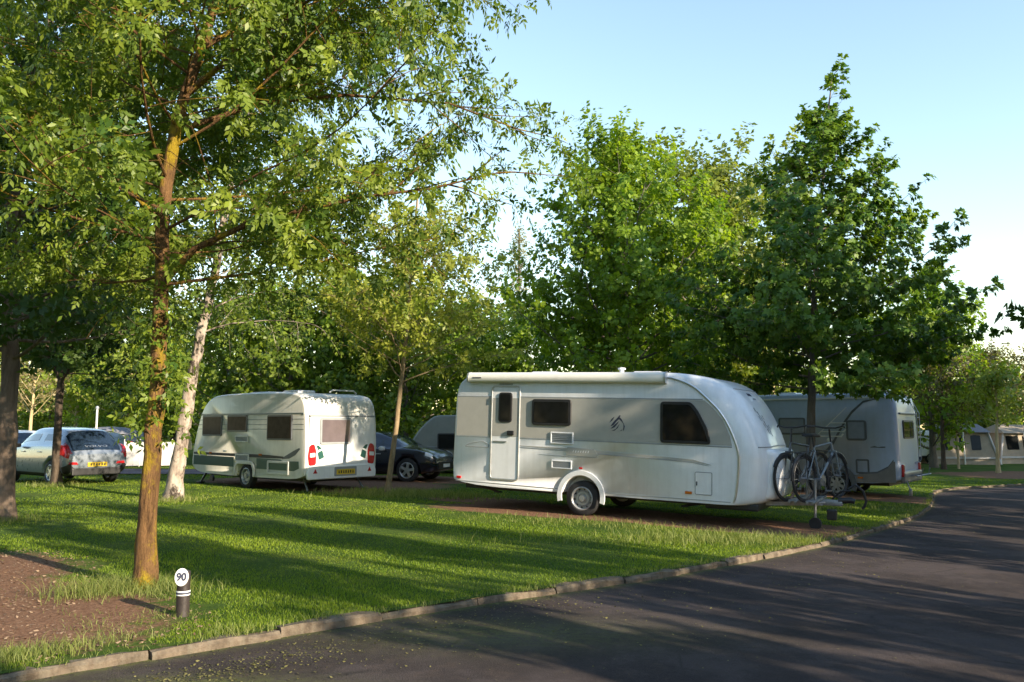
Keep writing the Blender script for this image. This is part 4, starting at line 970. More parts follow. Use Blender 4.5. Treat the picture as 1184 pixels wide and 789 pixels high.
for z in (1.8, 1.67, 1.55): side_c2(strip([(-2.58, z), (2.42, z)], .018), 'trimgrey', 'rib_line')
side_c2(strip([(2.66, .88), (1.0, .87), (-1.0, .86), (-1.75, .85)], [.06, .075, .085, .05]), 'black')
side_c2([(-1.7, .81), (-1.75, .86), (-2.2, 1.03), (-2.42, 1.1), (-2.44, 1.06), (-2.25, .92), (-2.0, .83)], 'mhgrey')
side_c2([(2.66, .56), (2.66, .82), (.55, .81), (.55, .55)], 'green'); side_c2([(-.55, .54), (-.55, .81), (-1.62, .8), (-1.72, .76), (-2.4, .77), (-2.42, .6), (-2.2, .53)], 'green')
for x0, x1, z0, z1 in ((1.18, 2.2, 1.36, 1.92), (-.07, .9, 1.48, 1.92), (-2.11, -1.02, 1.28, 1.91)):
    win(c2, [(x0, z0), (x1, z0), (x1, z1), (x0, z1)], (0, 1.104, 0), X3, Z3, n, .04, r=.05, th=.028, glass='brownglass', framemat='mhgrey')
for x0, x1, z0, z1 in ((-.15, .5, 1.2, 1.38), (-.2, .46, .70, .9)):
    gp = rrect(x0, x1, z0, z1, .015, 2); gr = MB().ring(gp, inset2(gp, .035), (0, 1.105, 0), X3, Z3, n, .022).build('vent_grille', M['oldwhite'], c2)
    sl = MB(); sl.panel(inset2(gp, .03), (0, 1.106, 0), X3, Z3, n, .004, .001)
    for kx in range(8): sl.box((x0+.06+(x1-x0-.12)*kx/7, 1.113, (z0+z1)/2), (.03, .012, z1-z0-.08), .003)
    sl.build('slats', M['trimgrey'], gr)
lp = rrect(-2.0, -1.06, .42, .76, .03, 3); lk = MB().ring(lp, inset2(lp, .055), (0, 1.106, 0), X3, Z3, n, .02).build('locker_door', M['oldwhite'], c2)
ar = MB(); ar.panel(rpoly([(-.5, .32), (-.5, .58), (-.36, .72), (.36, .72), (.5, .58), (.5, .32), (.42, .32), (.42, .54), (.32, .64), (-.32, .64), (-.42, .54), (-.42, .32)], .05, 2), (0, 1.104, 0), X3, Z3, n, .03, .006); ar.build('wheel_arch', M['oldwhite'], c2)
for sy in (-1, 1): wheel(c2, (0, sy*.98, .325), .325, .18, (0, sy, 0))
for xx in (1.75, -.72): MB().box((xx, 1.112, .9), (.12, .02, .05), .006).build('marker_light', M['orange'], c2)
MB().box((.98, 1.115, .96), (.14, .05, .05), .012).build('hook_up_cover', M['oldwhite'], c2)
# rear of the cream caravan
o, u, n = (-2.672, 0, 0), (0, 1, 0), (-1, 0, 0)
def rear_c2(pl, mt, nm, th=.012, off=0): return MB().panel(pl, (-2.672-off, 0, 0), u, Z3, n, th, .003).build(nm, M[mt], c2)
rw = MB(); rw.panel(rrect(-1.0, 1.0, .62, 1.86, .05), o, u, Z3, n, .012, .006); rw.build('rear_panel', M['rearwhite'], c2)
win(c2, [(-.25, 1.18), (.71, 1.18), (.71, 1.84), (-.25, 1.84)], (-2.686, 0, 0), u, Z3, n, .055, 'rear_window', 'curtain', 'trimgrey', .07, .03)
MB().box((-2.675, 0, 1.885), (.05, 2.02, .035), .01).build('awning_rail', M['trimgrey'], c2)
rb_ = MB(); rb_.panel(rpoly([(-1.05, .33), (1.05, .33), (1.07, .5), (1.0, .66), (-1.0, .66), (-1.07, .5)], .05), (-2.66, 0, 0), u, Z3, n, .06, .02); rb_.build('bumper', M['rearwhite'], c2)
pt_ = rear_c2(rrect(-.42, .27, .39, .62, .03), 'trimgrey', 'plate_recess', .012, .049)
MB().panel(rrect(-.36, .21, .43, .56, .015), (-2.7335, 0, 0), u, Z3, n, .006, .002).build('number_plate', M['plate'], pt_)
rp = random.Random(5); pk = MB()
for k in range(7): ya = .16-k*.072; pk.panel([(ya, .46), (ya-.04, .46), (ya-.04, .53), (ya, .53)] if k % 2 else [(ya, .46), (ya-.045, .46), (ya-.03, .53), (ya-.012, .53)], (-2.7395, 0, 0), u, Z3, n, .002, .0005)
pk.build('plate_marks', M['plateblack'], pt_)
for sy in (-1, 1):
    lm_ = MB(); lm_.panel(rpoly([(sy*.8, .68), (sy*1.0, .66), (sy*1.04, .9), (sy*1.0, 1.16), (sy*.86, 1.2), (sy*.79, 1.0)], .06), (-2.655, 0, 0), u, Z3, n, .05, .015); tl_ = lm_.build('tail_light', M['red'], c2)
    MB().panel(rpoly([(sy*.84, .88), (sy*.99, .87), (sy*.99, .97), (sy*.84, .98)], .02), (-2.7055, 0, 0), u, Z3, n, .004, .001).build('clear_segment', M['clear'], tl_)
    MB().panel(rpoly([(sy*.56, .86), (sy*.72, .80), (sy*.76, .98), (sy*.62, 1.04)], .015, 2), (-2.6835, 0, 0), u, Z3, n, .005, .001).build('green_decal', M['green'], c2)
    MB().panel(rpoly([(sy*.63, 1.08), (sy*.75, 1.04), (sy*.8, 1.16), (sy*.74, 1.16)], .012, 2), (-2.6835, 0, 0), u, Z3, n, .005, .001).build('green_decal', M['green'], c2)
    MB().panel([(sy*.78, .48), (sy*.9, .48), (sy*.84, .59)], (-2.72, 0, 0), u, Z3, n, .012, .003).build('reflector', M['red'], c2)
    MB().tube([(-2.2, sy*.8, .36), (-2.45, sy*.85, .04)], .024, 6).build('corner_steady', M['steel'], c2)
for xx, sx in ((-.9, .7), (.6, .9)): MB().box((xx, .1, 2.52), (sx, .55, .1), .035).build('roof_hatch', M['mhwhite'], c2)
MB().tube([(-2.4, -.62, 2.46), (-2.38, -.55, 2.54), (-2.36, .1, 2.54), (-2.36, .2, 2.48)], .02, 6).build('roof_rail', M['mhwhite'], c2)
MB().box((0, 0, .3), (4.6, 1.4, .1)).build('chassis', M['black'], c2)
MB().tube([(2.5, .5, .36), (3.85, .04, .42)], .045, 4).tube([(2.5, -.5, .36), (3.85, -.04, .42)], .045, 4).box((3.95, 0, .44), (.3, .1, .1), .02).build('drawbar', M['steel'], c2)
MB().tube([(3.3, .16, .15), (3.3, .16, .8)], .024, 8).lathe([(.05, -.03), (.1, -.03), (.1, .03), (.05, .03)], (3.3, .16, .1), (0, 1, 0), 14).build('jockey_wheel', M['black'], c2)
MB().tube([(2.35, .85, .36), (2.6, .9, .04)], .03, 6).box((2.6, .9, .05), (.22, .16, .05), .01).build('corner_steady', M['black'], c2)

# ---- motorhome
mh = thing('motorhome', 'pale silver blue motorhome with slate swoosh parked behind the bicycles', 'motorhome', (9.64, 23.98, -.33), 2.468)
PM = [(-1.62, .42, .08, 0, .16), (-1.68, .7, .1, 0, .18), (-1.66, 1.3, .1, 0, .18), (-1.64, 2.2, .1, 0, .18), (-1.6, 2.66, .1, -.04, .26), (-1.5, 2.82, .06, -.08, .16), (-.5, 2.86, 0, -.07, .1), (2.6, 2.86, 0, -.07, .1), (3.5, 2.74, -.06, -.1, .2), (4.1, 2.3, -.14, -.08, .3),
      (4.55, 1.6, -.2, -.02, .36), (4.9, 1.15, -.26, 0, .4), (5.15, .95, -.3, 0, .4), (5.2, .4, -.3, 0, .4), (3, .38, 0, 0, .06), (0, .4, 0, 0, .06)]
bm_, PMf = loft_body(PM, 2.24); bm_.build('body', M['mh'], mh, cut=[cyl((xx, sy*1.12, .36), (0, 1, 0), .43, .5) for xx in (0, 3.7) for sy in (-1, 1)])
o, n = (0, 1.12, 0), (0, 1, 0)
def side_mh(pl, mt, nm, th=.006, off=0, r=None): return MB().panel(pl if r is None else rpoly(pl, r), (0, 1.12+off, 0), X3, Z3, n, th, .0015).build(nm, M[mt], mh)
sw = [(.62, .84), (.46, .98), (.2, 1.26), (.02, 1.5), (-.14, 1.78), (-.28, 2.02), (-.5, 2.32), (-.81, 2.6), (-1.2, 2.68)]
side_mh(strip(sw, [.05, .09, .12, .13, .12, .11, .09, .06, .01]), 'mhgrey', 'swoosh')
side_mh(strip([(-1.5, 2.71), (3.2, 2.71)], .05), 'mhwhite', 'roof_trim', .02)
side_mh(strip([(-1.52, 1.02), (-1.38, .84), (-1.1, .70), (-.62, .66)], [.08, .07, .05, .03]), 'mhgrey', 'swoosh')
side_mh([(-1.56, .44), (-.5, .42), (-.44, .6), (-.62, .64), (-1.1, .68), (-1.36, .82), (-1.5, 1.0), (-1.56, 1.0)], 'mhskirt', 'skirt', .012)
side_mh([(.5, .42), (3.2, .42), (3.2, .62), (.46, .62)], 'mhskirt', 'skirt', .012)
side_mh(strip([(.56, 1.6), (.1, 2.02), (-.36, 2.46)], [.035, .035, .03]), 'mhwhite', 'ladder_stripe', .008)
for z, xa, xb in ((1.66, .48, -.2), (1.79, .36, -.27), (1.91, .22, -.35), (2.03, .08, -.43)): side_mh(strip([(xa, z), (xb, z)], .028), 'mhwhite', 'ladder_stripe', .007)
for z, xa in ((1.69, -.14), (1.82, -.22), (1.95, -.3), (2.06, -.39)): side_mh([(xa, z-.05), (xa-.09, z+.05), (xa-.13, z+.03), (xa-.06, z-.06)], 'mhwhite', 'ladder_stripe', .009)
win(mh, [(-.87, 1.55), (-.34, 1.55), (-.34, 2.1), (-.87, 2.1)], (0, 1.122, 0), X3, Z3, n, .055, r=.08, th=.03, glass='blind', framemat='mhgrey')
win(mh, [(.78, 1.7), (1.55, 1.7), (1.55, 2.18), (.78, 2.18)], (0, 1.122, 0), X3, Z3, n, .05, r=.07, th=.03, glass='blind', framemat='mhgrey')
win(mh, [(2.1, 1.55), (2.95, 1.55), (2.95, 2.1), (2.1, 2.1)], (0, 1.122, 0), X3, Z3, n, .05, r=.07, th=.03, framemat='mhgrey')
fp = rrect(-.9, -.55, .66, 1.05, .05); fl = MB().ring(fp, inset2(fp, .045), (0, 1.121, 0), X3, Z3, n, .018).build('service_flap', M['mhgrey'], mh)
MB().lathe([(.07, 0), (.07, .02), (.05, .03)], (.13, 1.12, 1.55), n, 16).build('filler_cap', M['mhwhite'], mh)
sc_ = MB(); sc_.panel(strip([(-.95, 1.37), (-1.05, 1.385), (-1.15, 1.37), (-1.24, 1.375), (-1.33, 1.38)], [.02, .045, .02, .04, .03]), o, X3, Z3, n, .003, .0005); sc_.build('model_script', M['mhgrey'], mh)
arch_ring((0, 1.118, .36), .42, .56, n, -20, 200, 24, .04).build('wheel_arch', M['mhgrey'], mh)
for xx in (0, 3.7):
    for sy in (-1, 1): wheel(mh, (xx, sy*1.0, .345), .345, .2, (0, sy, 0), 7)
MB().box((-.66, 1.135, .55), (.14, .02, .05), .006).build('marker_light', M['orange'], mh)
MB().box((1.2, 0, .4), (5, 1.6, .14)).build('chassis', M['black'], mh)
bp_ = MB(); bp_.box((-1.68, 0, .58), (.14, 1.9, .3), .05); bp_.build('bumper', M['mhskirt'], mh)
for sy in (-1, 1):
    MB().box((-1.69, sy*.9, .76), (.08, .15, .34), .04).build('tail_light', M['red'], mh)
win(mh, [(-.55, 1.6), (.55, 1.6), (.55, 2.1), (-.55, 2.1)], (-1.645, 0, 0), u, Z3, (-1, 0, 0), .04, 'rear_window', r=.08, th=.03)
MB().box((-1.65, 0, 2.28), (.06, 1.7, .05), .015).build('high_rail', M['trimgrey'], mh)
ld = MB()
for yy in (-.52, -.82): ld.tube([(-1.66, yy, .9), (-1.77, yy, 1.0), (-1.77, yy, 2.3), (-1.62, yy, 2.6)], .014, 6)
for z in np.arange(1.1, 2.3, .27): ld.tube([(-1.77, -.52, z), (-1.77, -.82, z)], .012, 5)
ld.build('ladder', M['alu'], mh)
cb = MB()
for yy in (-.5, .3): cb.tube([(-1.7, yy, .6), (-2.0, yy, .62), (-2.05, yy, .8)], .016, 6); 
cb.tube([(-2.0, -.8, .62), (-2.0, .8, .62)], .018, 6); cb.tube([(-1.75, .85, .5), (-1.85, .9, .25)], .02, 6).box((-1.85, .9, .2), (.08, .08, .18), .015); cb.build('cycle_carrier', M['steel'], mh)
MB().box((-.9, .3, 2.9), (.75, .6, .12), .04).build('roof_hatch', M['mhwhite'], mh); MB().box((1.6, .1, 2.88), (.6, .55, .1), .03).build('roof_hatch', M['mhwhite'], mh)
MB().panel(rpoly([(-.85, 1.25), (.85, 1.25), (.7, 2.1), (-.7, 2.1)], .15), (4.42, 0, 0), u, Z3, (1, 0, 0), .4, .05).build('windscreen', M['carglass'], mh)

# ---- cars
def catm(A, m):
    """Catmull-Rom resampling of the rows of A"""
    A = np.asarray(A, float); n = len(A); P = np.concatenate([[2*A[0]-A[1]], A, [2*A[-1]-A[-2]]]); out = []
    for i in range(n-1):
        p0, p1, p2, p3 = P[i:i+4]
        for k in range(m):
            t = k/m; out.append(.5*((2*p1)+(p2-p0)*t+(2*p0-5*p1+4*p2-p3)*t*t+(3*p1-p0-3*p2+p3)*t**3)*1.0 if False else p1+(p2-p1)*t+.5*t*(1-t)*0+.0*(p3-p0)+0 if m == 1 else
                               .5*(2*p1+(p2-p0)*.55*t*2*0.9+(2*p0-5*p1+4*p2-p3)*0+0) if False else
                               (2*t**3-3*t**2+1)*p1+(t**3-2*t**2+t)*.35*(p2-p0)+(-2*t**3+3*t**2)*p2+(t**3-t**2)*.35*(p3-p1))
    out.append(A[-1]); return np.array(out)
HATCH = [(-2.18, .45, .70, .70, .66, .72, .48), (-2.12, .34, .85, .82, .76, .86, .6), (-1.98, .28, .89, .94, .78, 1.06, .6), (-1.62, .24, .9, .97, .81, 1.36, .56), (-1.2, .2, .9, .96, .82, 1.43, .58),
         (-.4, .2, .9, .945, .83, 1.46, .6), (.3, .2, .9, .93, .83, 1.44, .6), (.78, .2, .9, .92, .82, 1.28, .62), (1.2, .2, .9, .91, .79, 1.0, .66), (1.7, .22, .88, .84, .76, .92, .6), (2.05, .28, .82, .72, .7, .8, .55), (2.18, .36, .7, .6, .6, .66, .45)]
def car(name, lab, cat, loc, yaw, paint, st=HATCH, zscale=1, axles=(-1.32, 1.32), r=.32, spokes=5, rear=True, yellow=True, brand=False, group=None):
    root = thing(name, lab, cat, loc, yaw, 0, group); S4, S3 = 4, 3; xr_ = st[0][0]+2.18; xf_ = st[-1][0]-2.18
    rows = []
    for x, zb, wm, zs, wg, zr, wr in st:
        zs2 = max(zs+.03, min(zs+.05, zr-.06)); zt = max(zs2+.01, zr-.07)
        h = [(0, zb), (.8*wm, zb), (wm-.03, zb+.1), (wm, .5*(zb+zs)+.05), (wm-.03, zs), (wg, zs2), (wr, zt), (.6*wr, max(zt+.012, zr-.014)), (0, max(zt+.02, zr))]
        rows.append([(x, a, b_*zscale) for a, b_ in h])
    G = np.array(rows); G = catm(G, S4); G = catm(G.transpose(1, 0, 2), S3).transpose(1, 0, 2)
    ni, nj = G.shape[:2]; full = np.concatenate([G, (G*np.array([1, -1, 1]))[:, -2:0:-1]], 1); nk = full.shape[1]
    mb = MB(); V = full.reshape(-1, 3); Ff = [(i*nk+j, i*nk+(j+1) % nk, (i+1)*nk+(j+1) % nk, (i+1)*nk+j) for i in range(ni-1) for j in range(nk)]
    Ff += [tuple(range(nk)), tuple((ni-1)*nk+j for j in range(nk))]; mb.add(V, Ff, True)
    body = mb.build('body', M[paint], root, sharp=55, cut=[cyl((xx, sy*.85, r), (0, 1, 0), r+.06, .5) for xx in axles for sy in (-1, 1)])
    # normals of the grid
    du = np.gradient(full, axis=0); dv = np.stack([full[:, (j+1) % nk]-full[:, j-1] for j in range(nk)], 1); NN = nrm(np.cross(du, dv))
    cen = np.array([0, 0, .7]); sg = np.sign(((full-cen)*NN).sum(-1)).mean(); NN = NN*(1 if sg > 0 else -1)
    def patch(nm, mt, i0, i1, j0, j1, off=.006, parent=root, mirror=False):
        js = list(range(j0, j1+1)); js = [(-j) % nk for j in js] if mirror else js
        P = np.array([[full[i, j]+NN[i, j]*off for j in js] for i in range(i0, i1+1)]); Q = np.array([[full[i, j]-NN[i, j]*.004 for j in js] for i in range(i0, i1+1)])
        a, b_ = P.shape[:2]; m = MB(); f = [(i*b_+j, i*b_+j+1, (i+1)*b_+j+1, (i+1)*b_+j) for i in range(a-1) for j in range(b_-1)]
        k = a*b_; f2 = [tuple(q+k for q in r_)[::-1] for r_ in f]
        bd_ = [j for j in range(b_)]+[i*b_+b_-1 for i in range(1, a)]+[(a-1)*b_+j for j in range(b_-2, -1, -1)]+[i*b_ for i in range(a-2, 0, -1)]
        f3 = [(bd_[q], bd_[(q+1) % len(bd_)], k+bd_[(q+1) % len(bd_)], k+bd_[q]) for q in range(len(bd_))]
        m.add(list(P.reshape(-1, 3))+list(Q.reshape(-1, 3)), f+f2+f3, True); return m.build(nm, M[mt], parent, sharp=50)
    jr = 6*S3; jc = 8*S3
    rw_ = patch('rear_window', 'carglass', 1*S4, 3*S4, jr-1, nk-jr+1)
    ws_ = patch('windscreen', 'carglass', 6*S4+1, 8*S4-1, jr+1, nk-jr-1)
    for mir in (False, True):
        patch('side_window', 'carglass', 3*S4+2, 5*S4-1, 5*S3+1, 6*S3-1, mirror=mir); patch('side_window', 'carglass', 5*S4+1, 7*S4, 5*S3+1, 6*S3-1, mirror=mir)
        patch('tail_light', 'red', 2, 2*S4+2, 4*S3-2, 5*S3+1, .012, mirror=mir); patch('headlight', 'clear', 9*S4+2, 10*S4+1, 4*S3-1, 5*S3-1, .008, mirror=mir)
        patch('sill', 'black', 3*S4-1, 8*S4, S3, 2*S3, .006, mirror=mir)
        s = -1 if mir else 1
        MB().box((.62, s*.99, .98*zscale), (.14, .2, .13), .05, None, True).build('mirror', M['black' if paint != 'cardark' else 'clear'], root)
        for xx in (-.55, .45): MB().box((xx, s*.905, .82*zscale), (.18, .03, .03), .01).build('door_handle', M['silver'], root)
        MB().panel(rpoly([(s*.52, .56), (s*.78, .57), (s*.76, .64), (s*.56, .63)], .02), (-2.165+xr_, 0, 0), (0, 1, 0), Z3, (-1, 0, 0), .03, .006).build('reflector', M['red'], root)
        m_ = MB()
        for k in range(12): pass
    patch('rear_diffuser', 'black', 1, 2*S4, S3, 2*S3+1, .012); patch('rear_diffuser', 'black', 1, 2*S4, S3, 2*S3+1, .012, mirror=True)
    MB().box((-2.16+xr_, 0, .37), (.06, 1.35, .2), .03).build('rear_valance', M['black'], root)
    MB().box((2.17+xf_, 0, .48), (.06, 1.1, .22), .03).build('grille', M['black'], root)
    pl_ = MB().panel(rrect(-.27, .27, .5, .62, .015), (-2.19+xr_, 0, 0), (0, 1, 0), Z3, (-1, 0, 0), .012, .003).build('number_plate', M['plate' if yellow else 'sign'], root)
    pk = MB()
    for k in range(6): ya = .2-k*.075; pk.panel([(ya, .525), (ya-.045, .525), (ya-.045, .595), (ya-.012, .595)], (-2.2025+xr_, 0, 0), (0, 1, 0), Z3, (-1, 0, 0), .002, .0005)
    pk.build('plate_marks', M['plateblack'], pl_)
    MB().panel(rrect(-.24, .24, .42, .52, .015), (2.2+xf_, 0, 0), (0, 1, 0), Z3, (1, 0, 0), .012, .003).build('number_plate', M['sign'], root)
    for xx in axles:
        for sy in (-1, 1): wheel(root, (xx, sy*.80, r), r, .2, (0, sy, 0), spokes, 'alu')
    if brand:
        # lettering across the foot of the rear glass
        i = 1*S4+2; c = full[i, jc]; t_ = nrm(full[i+2, jc]-full[i, jc]); nn = NN[i, jc]
        text_mb('VOLVO', .09, c+nn*.008, (0, -1, 0), t_, nn, .004, 2.1).build('tailgate_lettering', M['silver'], rw_)
    return root
def carloc(fx, fy, yaw, lx, ly): c, s = math.cos(yaw), math.sin(yaw); return (fx-lx*c+ly*s, fy-lx*s-ly*c, float(hz(fx)))
car('parked_car', 'silver grey hatchback with yellow plate and black tailgate, behind the slim forked tree', 'car', (-13.15, 24.4, 0), 2.5, 'carsilver', [(a*.94,)+tuple(q) for a, *q in HATCH], zscale=1.09, r=.335, axles=(-1.24, 1.24), brand=True)
EST = [(-2.25, .45, .72, .70, .68, .72, .5), (-2.2, .34, .86, .85, .78, .9, .6), (-2.05, .28, .9, .97, .8, 1.12, .6), (-1.85, .24, .91, .98, .82, 1.38, .58), (-1.2, .22, .92, .97, .83, 1.46, .6),
       (-.4, .22, .92, .96, .84, 1.48, .62), (.3, .22, .92, .95, .84, 1.46, .62), (.85, .22, .92, .95, .83, 1.28, .64), (1.28, .22, .92, .95, .8, 1.05, .68), (1.75, .24, .9, .9, .78, .99, .64), (2.1, .3, .85, .78, .72, .88, .58), (2.24, .36, .74, .64, .64, .72, .5)]
car('parked_car', 'black car facing right between the cream caravan and the white caravan', 'car', (-4.1, 25.6, -.02), -.316, 'cardark', EST, r=.35, axles=(-1.35, 1.38), yellow=False)
GC = 'cars parked far behind on the left'
car('parked_car', 'pale silver car showing beyond the bonnet of the hatchback at the left edge', 'car', (-19.6, 33, 0), 2.3, 'mhwhite', group=GC)
car('parked_car', 'grey car whose roof shows behind the silver hatchback', 'car', (-18.0, 34.5, -.02), 2.9, 'cargrey', group=GC)

# ---- low grey caravan behind the black car
c3 = thing('caravan', 'low grey green caravan in shade behind the black car', 'caravan', (-.9, 29.3, -.03), .12)
PG = [(2.6, .32, 0, 0, .06), (2.66, 1.4, -.03, 0, .1), (2.5, 1.95, -.03, -.04, .12), (2.2, 2.02, 0, -.06, .12), (-1.6, 2.03, 0, -.06, .12), (-1.95, 1.95, .03, -.05, .14), (-2.5, 1.35, .04, -.02, .14), (-2.66, .9, .03, 0, .12), (-2.66, .32, 0, 0, .06)]
bm_, _ = loft_body(PG, 2.1, 6, 1); bm_.build('body', M['oldgrey'], c3, cut=[cyl((0, -1.05, .3), (0, 1, 0), .36, .4)])
o, n = (0, -1.05, 0), (0, -1, 0)
for x0, x1 in ((-1.75, -1.1), (-.3, .8)): win(c3, [(x0, .85), (x1, .85), (x1, 1.4), (x0, 1.4)], o, X3, Z3, n, .04, th=.03)
wheel(c3, (0, -.93, .3), .3, .18, (0, -1, 0)); wheel(c3, (0, .93, .3), .3, .18, (0, 1, 0))
MB().panel(strip([(-2.6, .95), (2.6, .95)], .03), o, X3, Z3, n, .01, .002).build('stripe', M['trimgrey'], c3)
MB().box((0, 0, .3), (4.6, 1.3, .1)).build('chassis', M['black'], c3)

# ------------------------------------------------------------------ small things
# numbered site bollard
bl = thing('bollard', 'short dark bollard with white 90 plate in the grass', 'bollard', (-2.79, 7.2, float(hz(-2.79))), R_(10))
MB().lathe([(.055, -.1), (.054, .3), (.054, .372), (.05, .378), (.0, .38)], (0, 0, 0), Z3, 24).build('post', M['bollard'], bl)
dn = Vector((-.06, -1, .14)).normalized(); du_ = Vector((1, -.06, 0)).normalized(); dv_ = dn.cross(du_) * -1
dv_ = du_.cross(dn) if du_.cross(dn).z > 0 else dn.cross(du_)
circ = [(.056*math.cos(a), .073*math.sin(a)) for a in np.linspace(0, 2*math.pi, 29)[:-1]]
pc = Vector((-.006, -.054, .335)); pl_ = MB().panel(circ, pc, du_, dv_, dn, .012, .002).build('number_plate', M['sign'], bl)
text_mb('90', .088, pc+dn*.0125, du_, dv_, dn, .003, .92, .0035).build('number', M['ink'], pl_)
bd_ = MB().lathe([(.0555, .178), (.0575, .18), (.0575, .216), (.0555, .218)], (0, 0, 0), Z3, 24, closed=True).build('reflective_band', M['sign'], bl)
MB().lathe([(.0577, .190), (.0585, .191), (.0585, .205), (.0577, .206)], (0, 0, 0), Z3, 24, closed=True).build('band_line', M['ink'], bd_)
# white windbreak behind the trunks
wbk = thing('windbreak', 'white canvas windbreak seen between the lichened trunk and the birch', 'windbreak', (-14.2, 33.2, 0), R_(14))
wb = MB(); pts = [(-1.15, 0), (-.6, .12), (0, -.04), (.6, .1), (1.15, 0)]
for (x0, y0), (x1, y1) in zip(pts[:-1], pts[1:]):
    V = []
    for k in range(5):
        f_ = k/4; sag = .05*math.sin(math.pi*f_); V += [(x0+(x1-x0)*f_, y0+(y1-y0)*f_+sag, .05), (x0+(x1-x0)*f_, y0+(y1-y0)*f_+sag*.6, 1.0-sag*.6), (x0+(x1-x0)*f_, y0+(y1-y0)*f_+sag*.6+.012, 1.0-sag*.6), (x0+(x1-x0)*f_, y0+(y1-y0)*f_+sag+.012, .05)]
    wb.add(V, [(4*k+a, 4*k+(a+1) % 4, 4*k+4+(a+1) % 4, 4*k+4+a) for k in range(4) for a in range(4)])
wb.build('canvas', M['canvaswhite'], wbk)
for x, y in pts: MB().tube([(x, y, 0), (x, y, 1.1)], .016, 6).build('pole', M['pole'], wbk)
# white post
wp = thing('post', 'white post standing behind the roof of the silver hatchback', 'post', (-17.9, 35.8, 0))
MB().lathe([(.042, 0), (.042, 2.3), (.04, 2.34)], (0, 0, 0), Z3, 12).build('shaft', M['pole'], wp); MB().lathe([(.06, 2.34), (.075, 2.4), (.06, 2.46), (.02, 2.48)], (0, 0, 0), Z3, 12).build('cap', M['trimgrey'], wp)
# dome tent behind the cars
dt = thing('tent', 'low grey dome tent behind the silver hatchback', 'tent', (-18.6, 38.5, 0), .3)
mb = MB(); n = 16; V = []; rows = 7
for i in range(rows):
    f_ = i/(rows-1)*math.pi/2
    for k in range(n):
        a = 2*math.pi*k/n; rr = 1.9*math.cos(f_)*(1+.05*math.cos(4*a)); V.append((rr*math.cos(a)*1.25, rr*math.sin(a), 1.6*math.sin(f_)**.9 if f_ > 0 else 0))
mb.add(V, [(i*n+k, i*n+(k+1) % n, (i+1)*n+(k+1) % n, (i+1)*n+k) for i in range(rows-1) for k in range(n)], True); mb.build('flysheet', M['canvasgrey'], dt)
MB().panel(rpoly([(-.5, .05), (.5, .05), (.32, 1.1), (-.32, 1.1)], .1), (-.1, -1.72, 0), X3, Vector((0, .35, 1)).normalized(), Vector((0, -1, .35)).normalized(), .03, .01).build('door_flap', M['canvas'], dt)
# white trailer with red edge behind the motorhome
tr_ = thing('trailer', 'small white covered trailer with red edge right behind the motorhome tail', 'trailer', (21.9, 44.6, -.35), R_(172))
PT = [(-1.1, .42, 0, 0, .05), (-1.1, 1.4, .02, 0, .08), (-.9, 1.66, .02, -.03, .08), (0, 1.75, 0, -.04, .08), (.5, 1.7, 0, -.05, .1), (1.1, 1.15, -.04, -.03, .16), (1.45, .55, -.06, 0, .2), (1.3, .42, 0, 0, .06)]
bm_, _ = loft_body(PT, 1.6); bm_.build('body', M['rearwhite'], tr_)
MB().box((-1.1, 0, 1.0), (.06, 1.62, 1.0), .02).build('tail_panel', M['red'], tr_); wheel(tr_, (-.2, .72, .28), .28, .16, (0, 1, 0)); wheel(tr_, (-.2, -.72, .28), .28, .16, (0, -1, 0))
MB().box((.1, 0, .36), (2.4, 1.3, .1), .02).tube([(1.2, 0, .38), (2.2, 0, .4)], .04, 6).build('chassis', M['black'], tr_)
# frame tent with windows at the right
def frame_tent(lab, loc, yaw, wd, dp, hh, canvas, roofm, nwin):
    t = thing('tent', lab, 'tent', loc, yaw, 0, 'tents at the right edge'); b0, t0 = wd/2, wd/2-.45; yb, yt = -dp/2, -dp/2+.3
    mb = MB(); V = [(-b0, yb, 0), (b0, yb, 0), (b0, dp/2, 0), (-b0, dp/2, 0), (-t0, yt, hh), (t0, yt, hh), (t0, dp/2, hh), (-t0, dp/2, hh)]
    mb.add(V, [(0, 1, 5, 4), (1, 2, 6, 5), (2, 3, 7, 6), (3, 0, 4, 7), (0, 3, 2, 1), (4, 5, 6, 7)]); mb.build('canvas', M[canvas], t)
    rf = MB(); rf.add([(-t0-.1, yt-.25, hh), (t0+.1, yt-.25, hh), (t0+.1, dp/2+.1, hh), (-t0-.1, dp/2+.1, hh), (-t0+.2, 0, hh+.45), (t0-.2, 0, hh+.45)], [(0, 1, 5, 4), (1, 2, 5), (2, 3, 4, 5), (3, 0, 4), (0, 3, 2, 1)]); rf.build('roof', M[roofm], t)
    vv = Vector((0, .3, hh)).normalized(); nn = Vector((0, -hh, .3)).normalized()
    for k in range(nwin):
        x0 = -t0+.1+(2*t0-.2)*k/nwin; x1 = x0+(2*t0-.2)/nwin-.28
        MB().panel(rrect(x0, x1, .75, hh*.92, .06), (0, yb, 0), X3, vv, nn, .02, .004).build('window', M['glass'], t)
    for sx in (-1, 1):
        for q in range(1): MB().tube([(sx*b0, yb-.02, 0), (sx*t0, yt-.02, hh)], .05, 6).build('edge_tape', M['canvaswhite'], t)
    MB().tube([(-.05, yb-.1, 0), (-.05, yt-.26, hh+.02)], .035, 6).build('pole', M['pole'], t)
    MB().box((0, yb+.01, .34), (wd*.96, .05, .1), .01).build('mud_band', M['canvaswhite'], t)
    return t
frame_tent('beige frame tent with dark windows and white poles, left of the two right tents', (23.6, 44.2, -.35), R_(-12), 3.3, 2.6, 1.65, 'canvas', 'canvasgrey', 3)
frame_tent('tan awning tent with white edge tapes at the far right edge', (26.9, 45.0, -.35), R_(6), 3.0, 2.4, 1.6, 'canvas', 'canvas', 2)
